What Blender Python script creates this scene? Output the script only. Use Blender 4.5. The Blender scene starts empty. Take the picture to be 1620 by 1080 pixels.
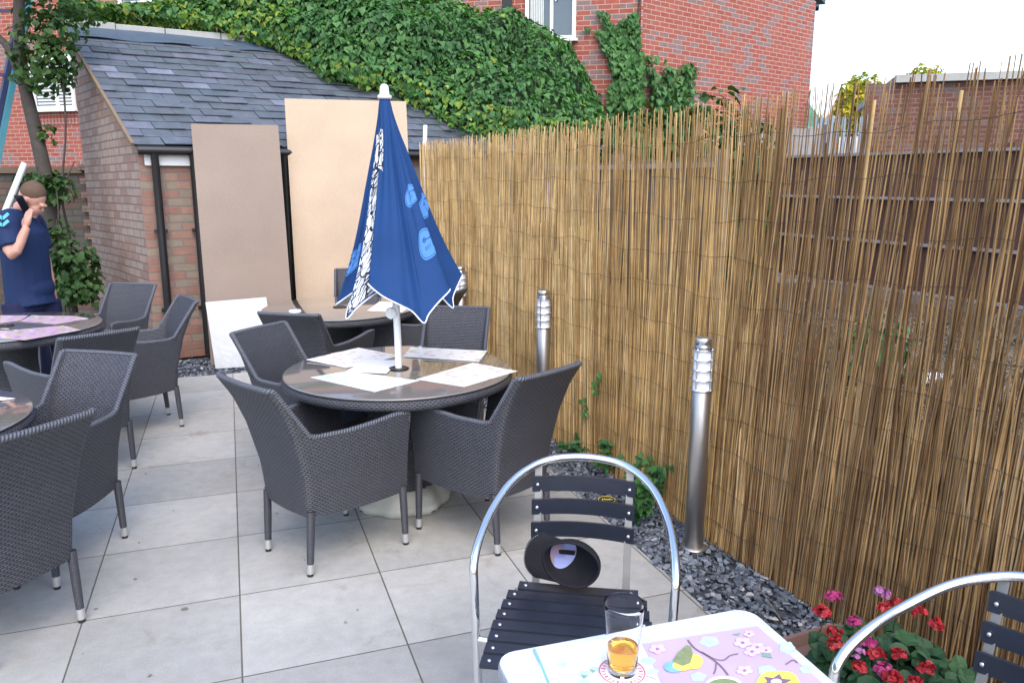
import bpy, bmesh, math, random
from mathutils import Vector, Matrix, noise
R=math.radians; PI=math.pi
random.seed(7)
scene=bpy.context.scene
COL=scene.collection
# ------------------------------------------------------------------ camera
CH=1.72; PITCH=R(11.6); F=1241.0
cd=bpy.data.cameras.new("camera"); cam=bpy.data.objects.new("camera",cd); COL.objects.link(cam)
cam.location=(0,0,CH); cam.rotation_euler=(R(90)-PITCH,0,0)
cd.sensor_width=36; cd.lens=36*F/1620; cd.clip_end=2000; cd.clip_start=.02
scene.camera=cam
CP,SP=math.cos(PITCH),math.sin(PITCH)
def ray(px,py):
    a=(px-810)/F; b=(540-py)/F
    return Vector((a, CP+b*SP, -SP+b*CP))
def atz(px,py,z):
    d=ray(px,py); t=(z-CH)/d.z
    return Vector((0,0,CH))+d*t
def atD(px,py,D):
    d=ray(px,py); return Vector((0,0,CH))+d*(D/d.y)
def atplane(px,py,p,n):
    d=ray(px,py); o=Vector((0,0,CH)); return o+d*((p-o).dot(n)/d.dot(n))
def az(a): return Vector((math.sin(R(a)),math.cos(R(a)),0))
# ------------------------------------------------------------------ materials
class NT:
    def __init__(s,m):
        m.use_nodes=True; s.t=m.node_tree; s.t.nodes.clear(); s.N=s.t.nodes; s.L=s.t.links
    def n(s,ty,**kw):
        nd=s.N.new(ty)
        for k,v in kw.items(): setattr(nd,k,v)
        return nd
    def put(s,sock,v):
        if isinstance(v,bpy.types.NodeSocket): s.L.new(v,sock)
        elif v is not None:
            if isinstance(v,(tuple,list)) and len(v)==3 and sock.type=='RGBA': v=(*v,1)
            sock.default_value=v
    def math(s,op,a,b=0.0,c=0.0,clamp=False):
        nd=s.n('ShaderNodeMath',operation=op,use_clamp=clamp)
        s.put(nd.inputs[0],a); s.put(nd.inputs[1],b); s.put(nd.inputs[2],c); return nd.outputs[0]
    def mix(s,f,a,b,mode='MIX'):
        nd=s.n('ShaderNodeMix',data_type='RGBA',blend_type=mode)
        s.put(nd.inputs['Factor'],f); s.put(nd.inputs[6],a); s.put(nd.inputs[7],b); return nd.outputs[2]
    def uv(s): return s.n('ShaderNodeUVMap').outputs[0]
    def obj(s): return s.n('ShaderNodeTexCoord').outputs['Object']
    def geo(s): return s.n('ShaderNodeNewGeometry')
    def noise(s,vec,scale,detail=3,rough=.5,dist=0):
        nd=s.n('ShaderNodeTexNoise'); s.put(nd.inputs['Vector'],vec); s.put(nd.inputs['Scale'],scale)
        s.put(nd.inputs['Detail'],detail); s.put(nd.inputs['Roughness'],rough); s.put(nd.inputs['Distortion'],dist)
        return nd.outputs['Fac']
    def vor(s,vec,scale,feat='F1',out='Distance'):
        nd=s.n('ShaderNodeTexVoronoi',feature=feat); s.put(nd.inputs['Vector'],vec); s.put(nd.inputs['Scale'],scale)
        return nd.outputs[out]
    def ramp(s,f,stops,interp='LINEAR'):
        nd=s.n('ShaderNodeValToRGB'); cr=nd.color_ramp; cr.interpolation=interp
        while len(cr.elements)<len(stops): cr.elements.new(.5)
        for e,(p,c) in zip(cr.elements,stops): e.position=p; e.color=(*c,1)
        s.put(nd.inputs[0],f); return nd.outputs[0]
    def mapv(s,vec,scale=(1,1,1),rot=(0,0,0),loc=(0,0,0)):
        nd=s.n('ShaderNodeMapping'); s.put(nd.inputs[0],vec); nd.inputs['Scale'].default_value=scale
        nd.inputs['Rotation'].default_value=rot; nd.inputs['Location'].default_value=loc; return nd.outputs[0]
    def bump(s,h,strength=.5,dist=.005):
        nd=s.n('ShaderNodeBump'); s.put(nd.inputs['Height'],h); s.put(nd.inputs['Strength'],strength)
        s.put(nd.inputs['Distance'],dist); return nd.outputs[0]
    def bsdf(s,color,rough=.6,metal=0,spec=.5,normal=None,coat=0,trans=0,ior=None,alpha=None,coat_rough=.03,emis=None,sss=None):
        b=s.n('ShaderNodeBsdfPrincipled'); s.put(b.inputs['Base Color'],color); s.put(b.inputs['Roughness'],rough)
        s.put(b.inputs['Metallic'],metal); s.put(b.inputs['Specular IOR Level'],spec)
        if normal is not None: s.put(b.inputs['Normal'],normal)
        b.inputs['Coat Weight'].default_value=coat; b.inputs['Coat Roughness'].default_value=coat_rough
        b.inputs['Transmission Weight'].default_value=trans
        if ior: b.inputs['IOR'].default_value=ior
        o=s.n('ShaderNodeOutputMaterial'); s.L.new(b.outputs[0],o.inputs[0]); return b
def mat(name,fn):
    m=bpy.data.materials.new(name); fn(NT(m)); return m
def plain(name,c,rough=.6,metal=0,spec=.5,var=.12,scale=8,bump=0,coat=0,bd=.002):
    def fn(t):
        v=t.noise(t.obj(),scale,4,.6)
        f=t.math('MULTIPLY_ADD',v,2*var,1-var)
        col=t.mix(1.0,c,f,'MULTIPLY')
        nd=t.N.new('ShaderNodeCombineColor')
        for i in range(3): t.L.new(f,nd.inputs[i])
        col=t.mix(1.0,c,nd.outputs[0],'MULTIPLY')
        nm=t.bump(t.noise(t.obj(),scale*8,3),bump,bd) if bump else None
        t.bsdf(col,rough,metal,spec,nm,coat)
    return mat(name,fn)
M={}
def weave(name,cw,rh,base,hi,diag=False):
    def fn(t):
        sx=t.n('ShaderNodeSeparateXYZ'); t.L.new(t.uv(),sx.inputs[0]); u,v=sx.outputs[0],sx.outputs[1]
        if diag:
            a=t.math('ADD',t.math('DIVIDE',u,cw),t.math('DIVIDE',v,rh))
            h=t.math('POWER',t.math('ABSOLUTE',t.math('SINE',t.math('MULTIPLY',a,PI))),.6)
        else:
            U=t.math('DIVIDE',u,cw); V=t.math('DIVIDE',v,rh)
            row=t.math('FLOOR',V); fv=t.math('FRACT',V)
            U2=t.math('MULTIPLY_ADD',t.math('FLOORED_MODULO',row,2.0),.5,U); fu=t.math('FRACT',U2)
            h=t.math('MULTIPLY',t.math('POWER',t.math('SINE',t.math('MULTIPLY',fv,PI)),.7),
                     t.math('POWER',t.math('SINE',t.math('MULTIPLY',fu,PI)),.5))
        n=t.noise(t.obj(),40,2)
        f=t.math('MULTIPLY',h,t.math('MULTIPLY_ADD',n,.8,.6),clamp=True)
        col=t.mix(f,base,hi)
        r=t.math('MULTIPLY_ADD',n,.2,.34)
        t.bsdf(col,r,0,.5,t.bump(h,1.0,.004))
    return mat(name,fn)
M['weave']=weave('wicker',.025,.0098,(.011,.011,.014),(.080,.082,.098))
M['braid']=weave('braid',.013,.045,(.042,.044,.054),(.095,.10,.12),True)
M['cord']=weave('leg_wrap',.006,.5,(.028,.028,.036),(.07,.072,.088),True)
M['foot']=plain('brushed_foot',(.62,.62,.62),.35,.8)
M['rubber']=plain('black_rubber',(.015,.015,.015),.7)
def f_paving(t):
    uv=t.uv()
    b=t.n('ShaderNodeTexBrick',offset=0.0,squash=1.0); t.L.new(uv,b.inputs['Vector'])
    b.inputs['Scale'].default_value=1; b.inputs['Brick Width'].default_value=.594; b.inputs['Row Height'].default_value=.594
    b.inputs['Mortar Size'].default_value=.0036; b.inputs['Mortar Smooth'].default_value=.3
    b.inputs['Color1'].default_value=(.33,.33,.32,1); b.inputs['Color2'].default_value=(.45,.445,.425,1); b.inputs['Mortar'].default_value=(.12,.11,.09,1)
    n1=t.noise(uv,1.3,5,.65); n2=t.noise(uv,14,5,.7); n3=t.noise(uv,160,2,.5)
    f=t.ramp(n1,[(.3,(.80,.80,.79)),(.7,(1.06,1.05,1.03))])
    c=t.mix(1,b.outputs['Color'],f,'MULTIPLY')
    c=t.mix(1,c,t.ramp(n2,[(.3,(.88,.87,.85)),(.65,(1.04,1.04,1.05))]),'MULTIPLY')
    c=t.mix(1,c,t.ramp(n3,[(.3,(.90,.90,.90)),(.7,(1.06,1.06,1.06))]),'MULTIPLY')
    sp=t.vor(uv,2.1); spm=t.math('LESS_THAN',t.math('ADD',sp,t.math('MULTIPLY',n2,.06)),.062)
    c=t.mix(t.math('MULTIPLY',spm,.75),c,(.09,.075,.06))
    st=t.ramp(t.noise(uv,3.4,4,.7,.6),[(.58,(0,0,0)),(.72,(1,1,1))])
    c=t.mix(t.math('MULTIPLY',st,.38),c,(.19,.155,.11)); st2=t.ramp(t.noise(uv,.8,5,.75,1.0),[(.52,(0,0,0)),(.7,(1,1,1))]); c=t.mix(t.math('MULTIPLY',st2,.22),c,(.24,.215,.18))
    h=t.math('ADD',t.math('MULTIPLY',b.outputs['Fac'],-1.0),t.math('MULTIPLY',n3,.18))
    t.bsdf(c,.62,0,.4,t.bump(h,.5,.003))
M['paving']=mat('porcelain_paving',f_paving)
def brick(name,bw,rh,mort,c1,c2,mc,grey=.0,gc=(.2,.2,.2),stain=.3,stc=(.1,.1,.1),ms=.01,wob=.0):
    def fn(t):
        uv=t.uv()
        if wob:
            nv=t.n('ShaderNodeTexNoise'); t.L.new(uv,nv.inputs['Vector']); nv.inputs['Scale'].default_value=3
            va=t.n('ShaderNodeVectorMath',operation='MULTIPLY_ADD'); t.L.new(nv.outputs['Color'],va.inputs[0]); va.inputs[1].default_value=(wob,wob,0); t.L.new(uv,va.inputs[2]); uv=va.outputs[0]
        b=t.n('ShaderNodeTexBrick',offset=.5); t.L.new(uv,b.inputs['Vector'])
        for k,v in (('Scale',1),('Brick Width',bw),('Row Height',rh),('Mortar Size',ms),('Mortar Smooth',.2),('Bias',0)): b.inputs[k].default_value=v
        b.inputs['Color1'].default_value=(0,0,0,1); b.inputs['Color2'].default_value=(1,1,1,1); b.inputs['Mortar'].default_value=(.5,.5,.5,1)
        rnd=t.math('MULTIPLY',b.outputs['Color'],1.0)
        c=t.mix(rnd,c1,c2)
        g=t.math('GREATER_THAN',t.math('MULTIPLY_ADD',t.noise(uv,1.1,2),.9,t.math('MULTIPLY',rnd,.55)),1-grey)
        c=t.mix(g,c,gc)
        n=t.noise(uv,9,5,.7)
        c=t.mix(1,c,t.ramp(n,[(.25,(.78,.78,.78)),(.75,(1.15,1.15,1.15))]),'MULTIPLY')
        c=t.mix(b.outputs['Fac'],c,mc)
        s=t.ramp(t.noise(t.mapv(uv,(1,.45,1)),1.3,5,.65),[(.45,(0,0,0)),(.72,(1,1,1))])
        c=t.mix(t.math('MULTIPLY',s,stain),c,stc)
        h=t.math('ADD',t.math('MULTIPLY',b.outputs['Fac'],-1.0),t.math('MULTIPLY',t.noise(uv,60,3),.4))
        t.bsdf(c,.85,0,.3,t.bump(h,.7,.006))
    return mat(name,fn)
M['redbrick']=brick('red_brick',.225,.075,.01,(.29,.075,.052),(.36,.105,.072),(.42,.28,.235),.12,(.21,.145,.14),.22,(.32,.14,.12),.0075)
M['oldbrick']=brick('weathered_brick',.225,.078,.01,(.30,.185,.145),(.37,.265,.215),(.19,.15,.13),.35,(.36,.27,.22),.5,(.17,.115,.095),.008,.012)
M['frontbrick']=brick('shed_front_brick',.225,.078,.01,(.25,.125,.095),(.33,.20,.155),(.19,.155,.135),.2,(.24,.19,.145),.35,(.17,.125,.10),.009,.014)
M['brownbrick']=brick('brown_brick',.225,.075,.01,(.12,.048,.038),(.18,.072,.052),(.20,.14,.12),.15,(.15,.10,.09),.4,(.11,.06,.05),.009)
M['gardenbrick']=brick('garden_wall_brick',.225,.078,.01,(.14,.085,.065),(.21,.13,.10),(.10,.08,.07),.35,(.12,.11,.09),.6,(.08,.07,.05),.01,.03)
M['orangebrick']=brick('orange_brick',.225,.075,.01,(.55,.20,.10),(.65,.28,.16),(.6,.45,.35),.05,(.3,.2,.2),.2,(.5,.3,.2),.01)
def f_slate(t):
    g=t.geo(); r=g.outputs['Random Per Island']; uv=t.obj()
    c=t.ramp(r,[(0,(.070,.078,.088)),(.3,(.095,.105,.122)),(.6,(.082,.098,.112)),(.90,(.118,.125,.155)),(.97,(.15,.16,.20)),(1,(.20,.21,.26))])
    n=t.noise(uv,7,5,.7); c=t.mix(1,c,t.ramp(n,[(.3,(.7,.72,.72)),(.7,(1.2,1.2,1.22))]),'MULTIPLY')
    m=t.ramp(t.noise(uv,2.2,4,.7),[(.6,(0,0,0)),(.75,(1,1,1))]); c=t.mix(t.math('MULTIPLY',m,.35),c,(.10,.11,.075))
    t.bsdf(c,.5,0,.5,t.bump(t.noise(uv,35,4,.7),.6,.006))
M['slate']=mat('roof_slate',f_slate)
def f_chip(t):
    r=t.geo().outputs['Random Per Island']
    c=t.ramp(r,[(0,(.045,.052,.064)),(.5,(.10,.115,.14)),(.85,(.17,.19,.225)),(.97,(.22,.24,.27)),(1,(.42,.39,.35))])
    t.bsdf(c,.55,0,.5,t.bump(t.noise(t.obj(),90,3),.4,.003))
M['chip']=mat('slate_chippings',f_chip)
def f_reed(a,b,c_,d):
    def fn(t):
        r=t.geo().outputs['Random Per Island']
        c=t.ramp(r,[(0,a),(.35,b),(.7,c_),(1,d)])
        uv=t.uv(); sx=t.n('ShaderNodeSeparateXYZ'); t.L.new(uv,sx.inputs[0])
        v=t.math('ADD',sx.outputs[1],t.math('MULTIPLY',r,7.3))
        nodes=t.math('LESS_THAN',t.math('FRACT',t.math('MULTIPLY',v,4.2)),.035)
        n=t.noise(t.obj(),6,4,.7)
        c=t.mix(1,c,t.ramp(n,[(.3,(.72,.70,.66)),(.7,(1.18,1.16,1.12))]),'MULTIPLY')
        c=t.mix(t.math('MULTIPLY',nodes,.6),c,(.10,.06,.03))
        t.bsdf(c,.7,0,.25)
    return fn
M['reed']=mat('straw_reed',f_reed((.36,.215,.085),(.55,.36,.155),(.68,.475,.22),(.72,.54,.30)))
M['reed_old_shaded']=mat('weathered_shaded_reed',f_reed((.13,.066,.030),(.23,.130,.055),(.35,.210,.088),(.37,.25,.135)))  # weathered tones darkened further: dimmer light at the right put into the colour
M['reed_mid']=mat('tan_reed',f_reed((.26,.145,.055),(.43,.265,.105),(.57,.37,.155),(.60,.42,.22)))  # middle step of that dimming toward the right, put into the colour
M['wire']=plain('rusty_wire',(.07,.045,.03),.6,.4)
def leafmat(name,cs,tr=.25):
    def fn(t):
        g=t.geo(); r=g.outputs['Random Per Island']
        n=len(cs); c=t.ramp(r,[(i/(n-1),x) for i,x in enumerate(cs)])
        big=t.ramp(t.noise(t.obj(),1.6,3,.6),[(.35,(.72,.78,.78)),(.65,(1.18,1.12,.95))])
        c=t.mix(1,c,big,'MULTIPLY')
        b=t.bsdf(c,.6,0,.35)
        tl=t.n('ShaderNodeBsdfTranslucent'); t.L.new(t.mix(1,c,(1.2,1.5,.5),'MULTIPLY'),tl.inputs[0])
        mx=t.n('ShaderNodeMixShader'); mx.inputs[0].default_value=tr
        t.L.new(b.outputs[0],mx.inputs[1]); t.L.new(tl.outputs[0],mx.inputs[2])
        o=[x for x in t.N if x.type=='OUTPUT_MATERIAL'][0]; t.L.new(mx.outputs[0],o.inputs[0])
    return mat(name,fn)
M['ivy']=leafmat('ivy_leaf',[(.028,.085,.024),(.046,.135,.036),(.070,.185,.055),(.11,.235,.075)])
M['ivy_young_sunlit']=leafmat('sunlit_young_ivy_leaf',[(.06,.15,.025),(.11,.23,.035),(.19,.30,.05),(.34,.36,.06)],.35)  # young leaves; the yellow also paints sun on the left ivy
M['bush']=leafmat('bush_leaf',[(.020,.055,.014),(.035,.085,.02),(.06,.12,.03)])
M['weed']=leafmat('weed_leaf',[(.03,.09,.03),(.05,.15,.045),(.08,.20,.06)])
M['sunleaf']=leafmat('sunlit_leaf',[(.16,.20,.02),(.35,.32,.03),(.60,.48,.05)],.4)  # sun on the far trees put into the leaf colour as yellow
M['geranium']=leafmat('geranium_leaf',[(.016,.05,.026),(.026,.075,.034),(.04,.105,.045)],.15)
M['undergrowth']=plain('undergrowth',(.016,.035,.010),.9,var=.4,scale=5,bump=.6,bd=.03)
M['bark']=plain('bark',(.06,.05,.042),.9,var=.45,scale=14,bump=.8,bd=.01)
M['twig']=plain('dry_twig',(.22,.18,.13),.9)
M['petal_red']=plain('red_petal',(.32,.012,.018),.55,var=.3,scale=30)
M['petal_pink']=plain('magenta_petal',(.33,.025,.12),.55,var=.3,scale=30)
M['petal_lilac']=plain('lilac_petal',(.34,.12,.28),.55,var=.3,scale=30)
M['soil']=plain('bare_soil',(.07,.052,.038),.95,var=.35,scale=1.2,bump=.8,bd=.03)
M['gravelbed']=plain('gravel_bed',(.045,.05,.062),.9,var=.3,scale=20,bump=.5,bd=.01)
M['lead']=plain('lead_flashing',(.075,.105,.145),.42,.2,var=.3,scale=4,bump=.15)
M['capstone']=plain('stone_coping',(.36,.36,.34),.85,var=.25,scale=5,bump=.4)
M['black']=plain('black_paint',(.012,.011,.012),.4,var=.3,scale=12)
M['whitepaint']=plain('white_paint',(.70,.70,.70),.5,var=.08)
M['upvc']=plain('white_window_frame',(.80,.80,.80),.35,var=.04)
def f_mdf(c,st):
    def fn(t):
        n=t.noise(t.obj(),1.3,4,.6); n2=t.noise(t.obj(),60,3,.6)
        k=t.mix(1,c,t.ramp(n,[(.3,(.90,.89,.88)),(.7,(1.06,1.05,1.04))]),'MULTIPLY')
        k=t.mix(1,k,t.ramp(n2,[(.3,(.95,.95,.95)),(.7,(1.04,1.04,1.04))]),'MULTIPLY')
        s=t.ramp(t.noise(t.mapv(t.obj(),(1,1,.35)),2.3,5,.7,.5),[(.6,(0,0,0)),(.75,(1,1,1))]); k=t.mix(t.math('MULTIPLY',s,st),k,(.24,.17,.13))
        t.bsdf(k,.65,0,.3,t.bump(n2,.15,.002))
    return fn
M['mdf_dark']=mat('brown_fibreboard',f_mdf((.27,.21,.17),.35)); M['mdf_light']=mat('tan_fibreboard',f_mdf((.49,.375,.27),.2))
def f_marble(t):
    n=t.noise(t.obj(),3,6,.7,1.2); c=t.ramp(n,[(.42,(.62,.64,.67)),(.5,(.56,.58,.61)),(.56,(.64,.66,.68))]); t.bsdf(c,.4,0,.5)
M['marble']=mat('white_marble_board',f_marble)
M['steel']=plain('brushed_steel',(.50,.47,.45),.45,1,var=.06)
M['steel_lt']=plain('bright_steel',(.72,.73,.74),.28,1,var=.05)
M['opal']=plain('opal_diffuser',(.78,.79,.86),.3,0,var=.05)
M['dull']=plain('dull_steel',(.30,.29,.28),.5,.8)
M['alu']=plain('polished_aluminium',(.86,.87,.88),.14,1,var=.03)
M['slat']=plain('black_slat',(.018,.022,.034),.30,0,var=.25,scale=20,bump=.12)
M['canvas']=None
def f_canvas(t):
    uv=t.obj(); w=t.noise(uv,220,2)
    c=t.mix(1,(.009,.045,.155),t.ramp(t.noise(uv,3,4),[(.3,(.82,.82,.85)),(.7,(1.2,1.18,1.15))]),'MULTIPLY')
    b=t.bsdf(c,.75,0,.25,t.bump(t.math('ADD',w,t.math('MULTIPLY',t.noise(uv,9,3),2.0)),.35,.004))
M['canvas']=mat('navy_canvas',f_canvas)
def f_print(t):
    uv=t.uv(); 
    nv=t.n('ShaderNodeTexNoise'); t.L.new(uv,nv.inputs['Vector']); nv.inputs['Scale'].default_value=9; nv.inputs['Detail'].default_value=2
    va=t.n('ShaderNodeVectorMath',operation='MULTIPLY_ADD'); t.L.new(nv.outputs['Color'],va.inputs[0]); va.inputs[1].default_value=(.10,.10,0); t.L.new(uv,va.inputs[2])
    wv=t.n('ShaderNodeTexWave',wave_type='BANDS',bands_direction='DIAGONAL'); t.L.new(va.outputs[0],wv.inputs['Vector']); wv.inputs['Scale'].default_value=17; wv.inputs['Distortion'].default_value=9; wv.inputs['Detail'].default_value=1; wv.inputs['Detail Scale'].default_value=.7
    cell=t.vor(va.outputs[0],14,'DISTANCE_TO_EDGE'); edge=t.math('LESS_THAN',cell,.055)
    pick=t.math('GREATER_THAN',t.noise(uv,13,1),.47)
    ln=t.math('MULTIPLY',t.math('LESS_THAN',wv.outputs['Fac'],.36),pick)
    k=t.math('MAXIMUM',edge,ln)
    t.bsdf(t.mix(k,(.62,.66,.72),(.012,.014,.03)),.7,0,.25)
M['print']=mat('printed_canvas',f_print)
M['badge']=plain('light_blue_print',(.07,.21,.50),.7,0,.25,.08)
M['badge_dk']=plain('dark_blue_print',(.012,.05,.18),.7,0,.25,.08)
M['piping']=plain('white_piping',(.72,.74,.78),.6)
def f_tglass(t):
    uv=t.obj(); n=t.noise(uv,2.5,4,.6)
    c=t.mix(n,(.14,.125,.112),(.19,.17,.155)); sp=t.math('LESS_THAN',t.vor(uv,26),.10)
    c=t.mix(t.math('MULTIPLY',sp,.25),c,(.3,.3,.3))
    t.bsdf(c,.09,0,.8,None,.8,coat_rough=.03)
M['tglass']=mat('brown_table_glass',f_tglass)
M['concrete']=plain('white_concrete',(.40,.40,.36),.7,0,.4,.2,6,.4)
def f_clear(t):
    b=t.bsdf((1,1,1),.0,0,.5,None,0,1.0,1.22)
M['clear']=mat('clear_glass',f_clear)
M['beer']=mat('amber_beer',lambda t:t.bsdf((.95,.52,.05),.02,0,.5,None,0,.85,1.33))
M['paper']=plain('white_paper',(.80,.82,.84),.35,0,.5,.04)
def f_mat(base,sp1,sp2,sp3,den):
    def fn(t):
        uv=t.obj(); c=base
        for (col,sc,off,th) in ((sp1,9,0,.16),(sp2,13,3.1,.17),(sp3,16,7.7,.15)):
            v=t.mapv(uv,(1,1,.01),(0,0,.4),(off,off,0))
            nv=t.n('ShaderNodeTexNoise'); t.L.new(v,nv.inputs['Vector']); nv.inputs['Scale'].default_value=30
            va=t.n('ShaderNodeVectorMath',operation='MULTIPLY_ADD'); t.L.new(nv.outputs['Color'],va.inputs[0]); va.inputs[1].default_value=(.03,.03,0); t.L.new(v,va.inputs[2])
            k=t.math('LESS_THAN',t.vor(va.outputs[0],sc),th*den*2)
            c=t.mix(t.math('MULTIPLY',k,.75),c,col)
        t.bsdf(c,.3,0,.5,None,.3)
    return fn
M['mat_cream']=mat('cream_floral_mat',f_mat((.80,.78,.76),(.62,.58,.25),(.60,.42,.45),(.42,.52,.36),.75))
M['mat_aqua']=mat('aqua_floral_mat',f_mat((.78,.81,.82),(.30,.58,.62),(.35,.60,.48),(.55,.68,.70),.85))
M['mat_pink']=mat('pink_floral_mat',f_mat((.62,.42,.54),(.78,.74,.76),(.50,.50,.20),(.35,.24,.26),1.0))
M['mauve']=plain('mauve_mat',(.50,.38,.50),.28,0,.5,.12,coat=.3)
M['mint']=plain('mint_print',(.46,.62,.64),.3,var=.3,scale=60); M['leafprint']=plain('green_print',(.20,.34,.27),.3); M['pinkprint']=plain('pink_print',(.66,.48,.62),.3,var=.3,scale=70)
M['plum']=plain('plum_print',(.33,.14,.42),.3); M['branchprint']=plain('branch_print',(.20,.13,.17),.3); M['yellowprint']=plain('yellow_print',(.82,.68,.12),.3,var=.3,scale=40)
M['blueprint']=plain('sky_blue_print',(.20,.42,.72),.3,var=.3,scale=40); M['olive']=plain('olive_print',(.22,.26,.12),.3,var=.4,scale=90); M['redprint']=plain('red_print',(.60,.14,.20),.3)
M['tabletop']=plain('pale_table_top',(.56,.60,.63),.22,0,.5,.05,3,coat=.4)
M['tableedge']=plain('table_edge',(.40,.42,.46),.35,.6)
M['navyshirt']=plain('navy_shirt',(.007,.020,.070),.75,0,.3,.2,6,.25,bd=.01); M['navytrouser']=plain('navy_trousers',(.009,.012,.045),.8,0,.3,.2)
M['tealtrim']=plain('teal_trim',(.10,.42,.55),.6)
M['skin']=plain('skin',(.46,.24,.18),.5,0,.4,.1,20); M['hair']=plain('brown_hair',(.10,.06,.04),.8,0,.3,.3,60,.6)
M['phone']=plain('phone_black',(.01,.01,.012),.2)
M['fence_brown']=None
def f_wood(c1,c2,axis=(1,1,12)):
    def fn(t):
        r=t.geo().outputs['Random Per Island']; o=t.obj()
        n=t.noise(t.mapv(o,axis),3,5,.7)
        c=t.mix(t.math('MULTIPLY_ADD',r,.5,t.math('MULTIPLY',n,.6)),c1,c2)
        t.bsdf(c,.85,0,.25,t.bump(n,.4,.005))
    return fn
M['fence_brown']=mat('brown_stained_timber',f_wood((.055,.028,.022),(.14,.075,.055)))
M['timber_grey']=mat('grey_weathered_timber',f_wood((.17,.16,.16),(.36,.34,.33)))
M['timber_mid']=mat('old_brown_timber',f_wood((.10,.07,.05),(.25,.18,.12)))
M['galv']=plain('galvanised_steel',(.20,.25,.30),.45,.5)
M['tile_green']=plain('green_roof_tile',(.13,.30,.20),.6,0,.4,.3,6)
M['glasspane']=plain('dark_window_glass',(.045,.06,.07),.05,0,1.0,.4,2)
M['teal']=plain('teal_paint',(.07,.24,.30),.4,.2); M['navypaint']=plain('dark_blue_paint',(.02,.03,.08),.4)
M['pot']=plain('brown_plastic_pot',(.20,.12,.10),.5,0,.4,.1)
M['cap']=plain('black_cap_cloth',(.012,.012,.016),.85,0,.25,.3,20,.4)
M['stitch']=plain('pale_stitch',(.45,.45,.45),.8)
def f_lining(t):
    n=t.noise(t.obj(),16,2); t.bsdf(t.ramp(n,[(.38,(.42,.22,.10)),(.5,(.22,.22,.42)),(.62,(.30,.34,.62))]),.7,0,.3)
M['lining']=mat('patterned_lining',f_lining)
M['blind']=plain('blind_slats',(.55,.55,.52),.6)
M['purple']=plain('purple_sheet',(.17,.14,.26),.6); M['peach']=plain('peach_board',(.55,.38,.26),.7)
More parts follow.
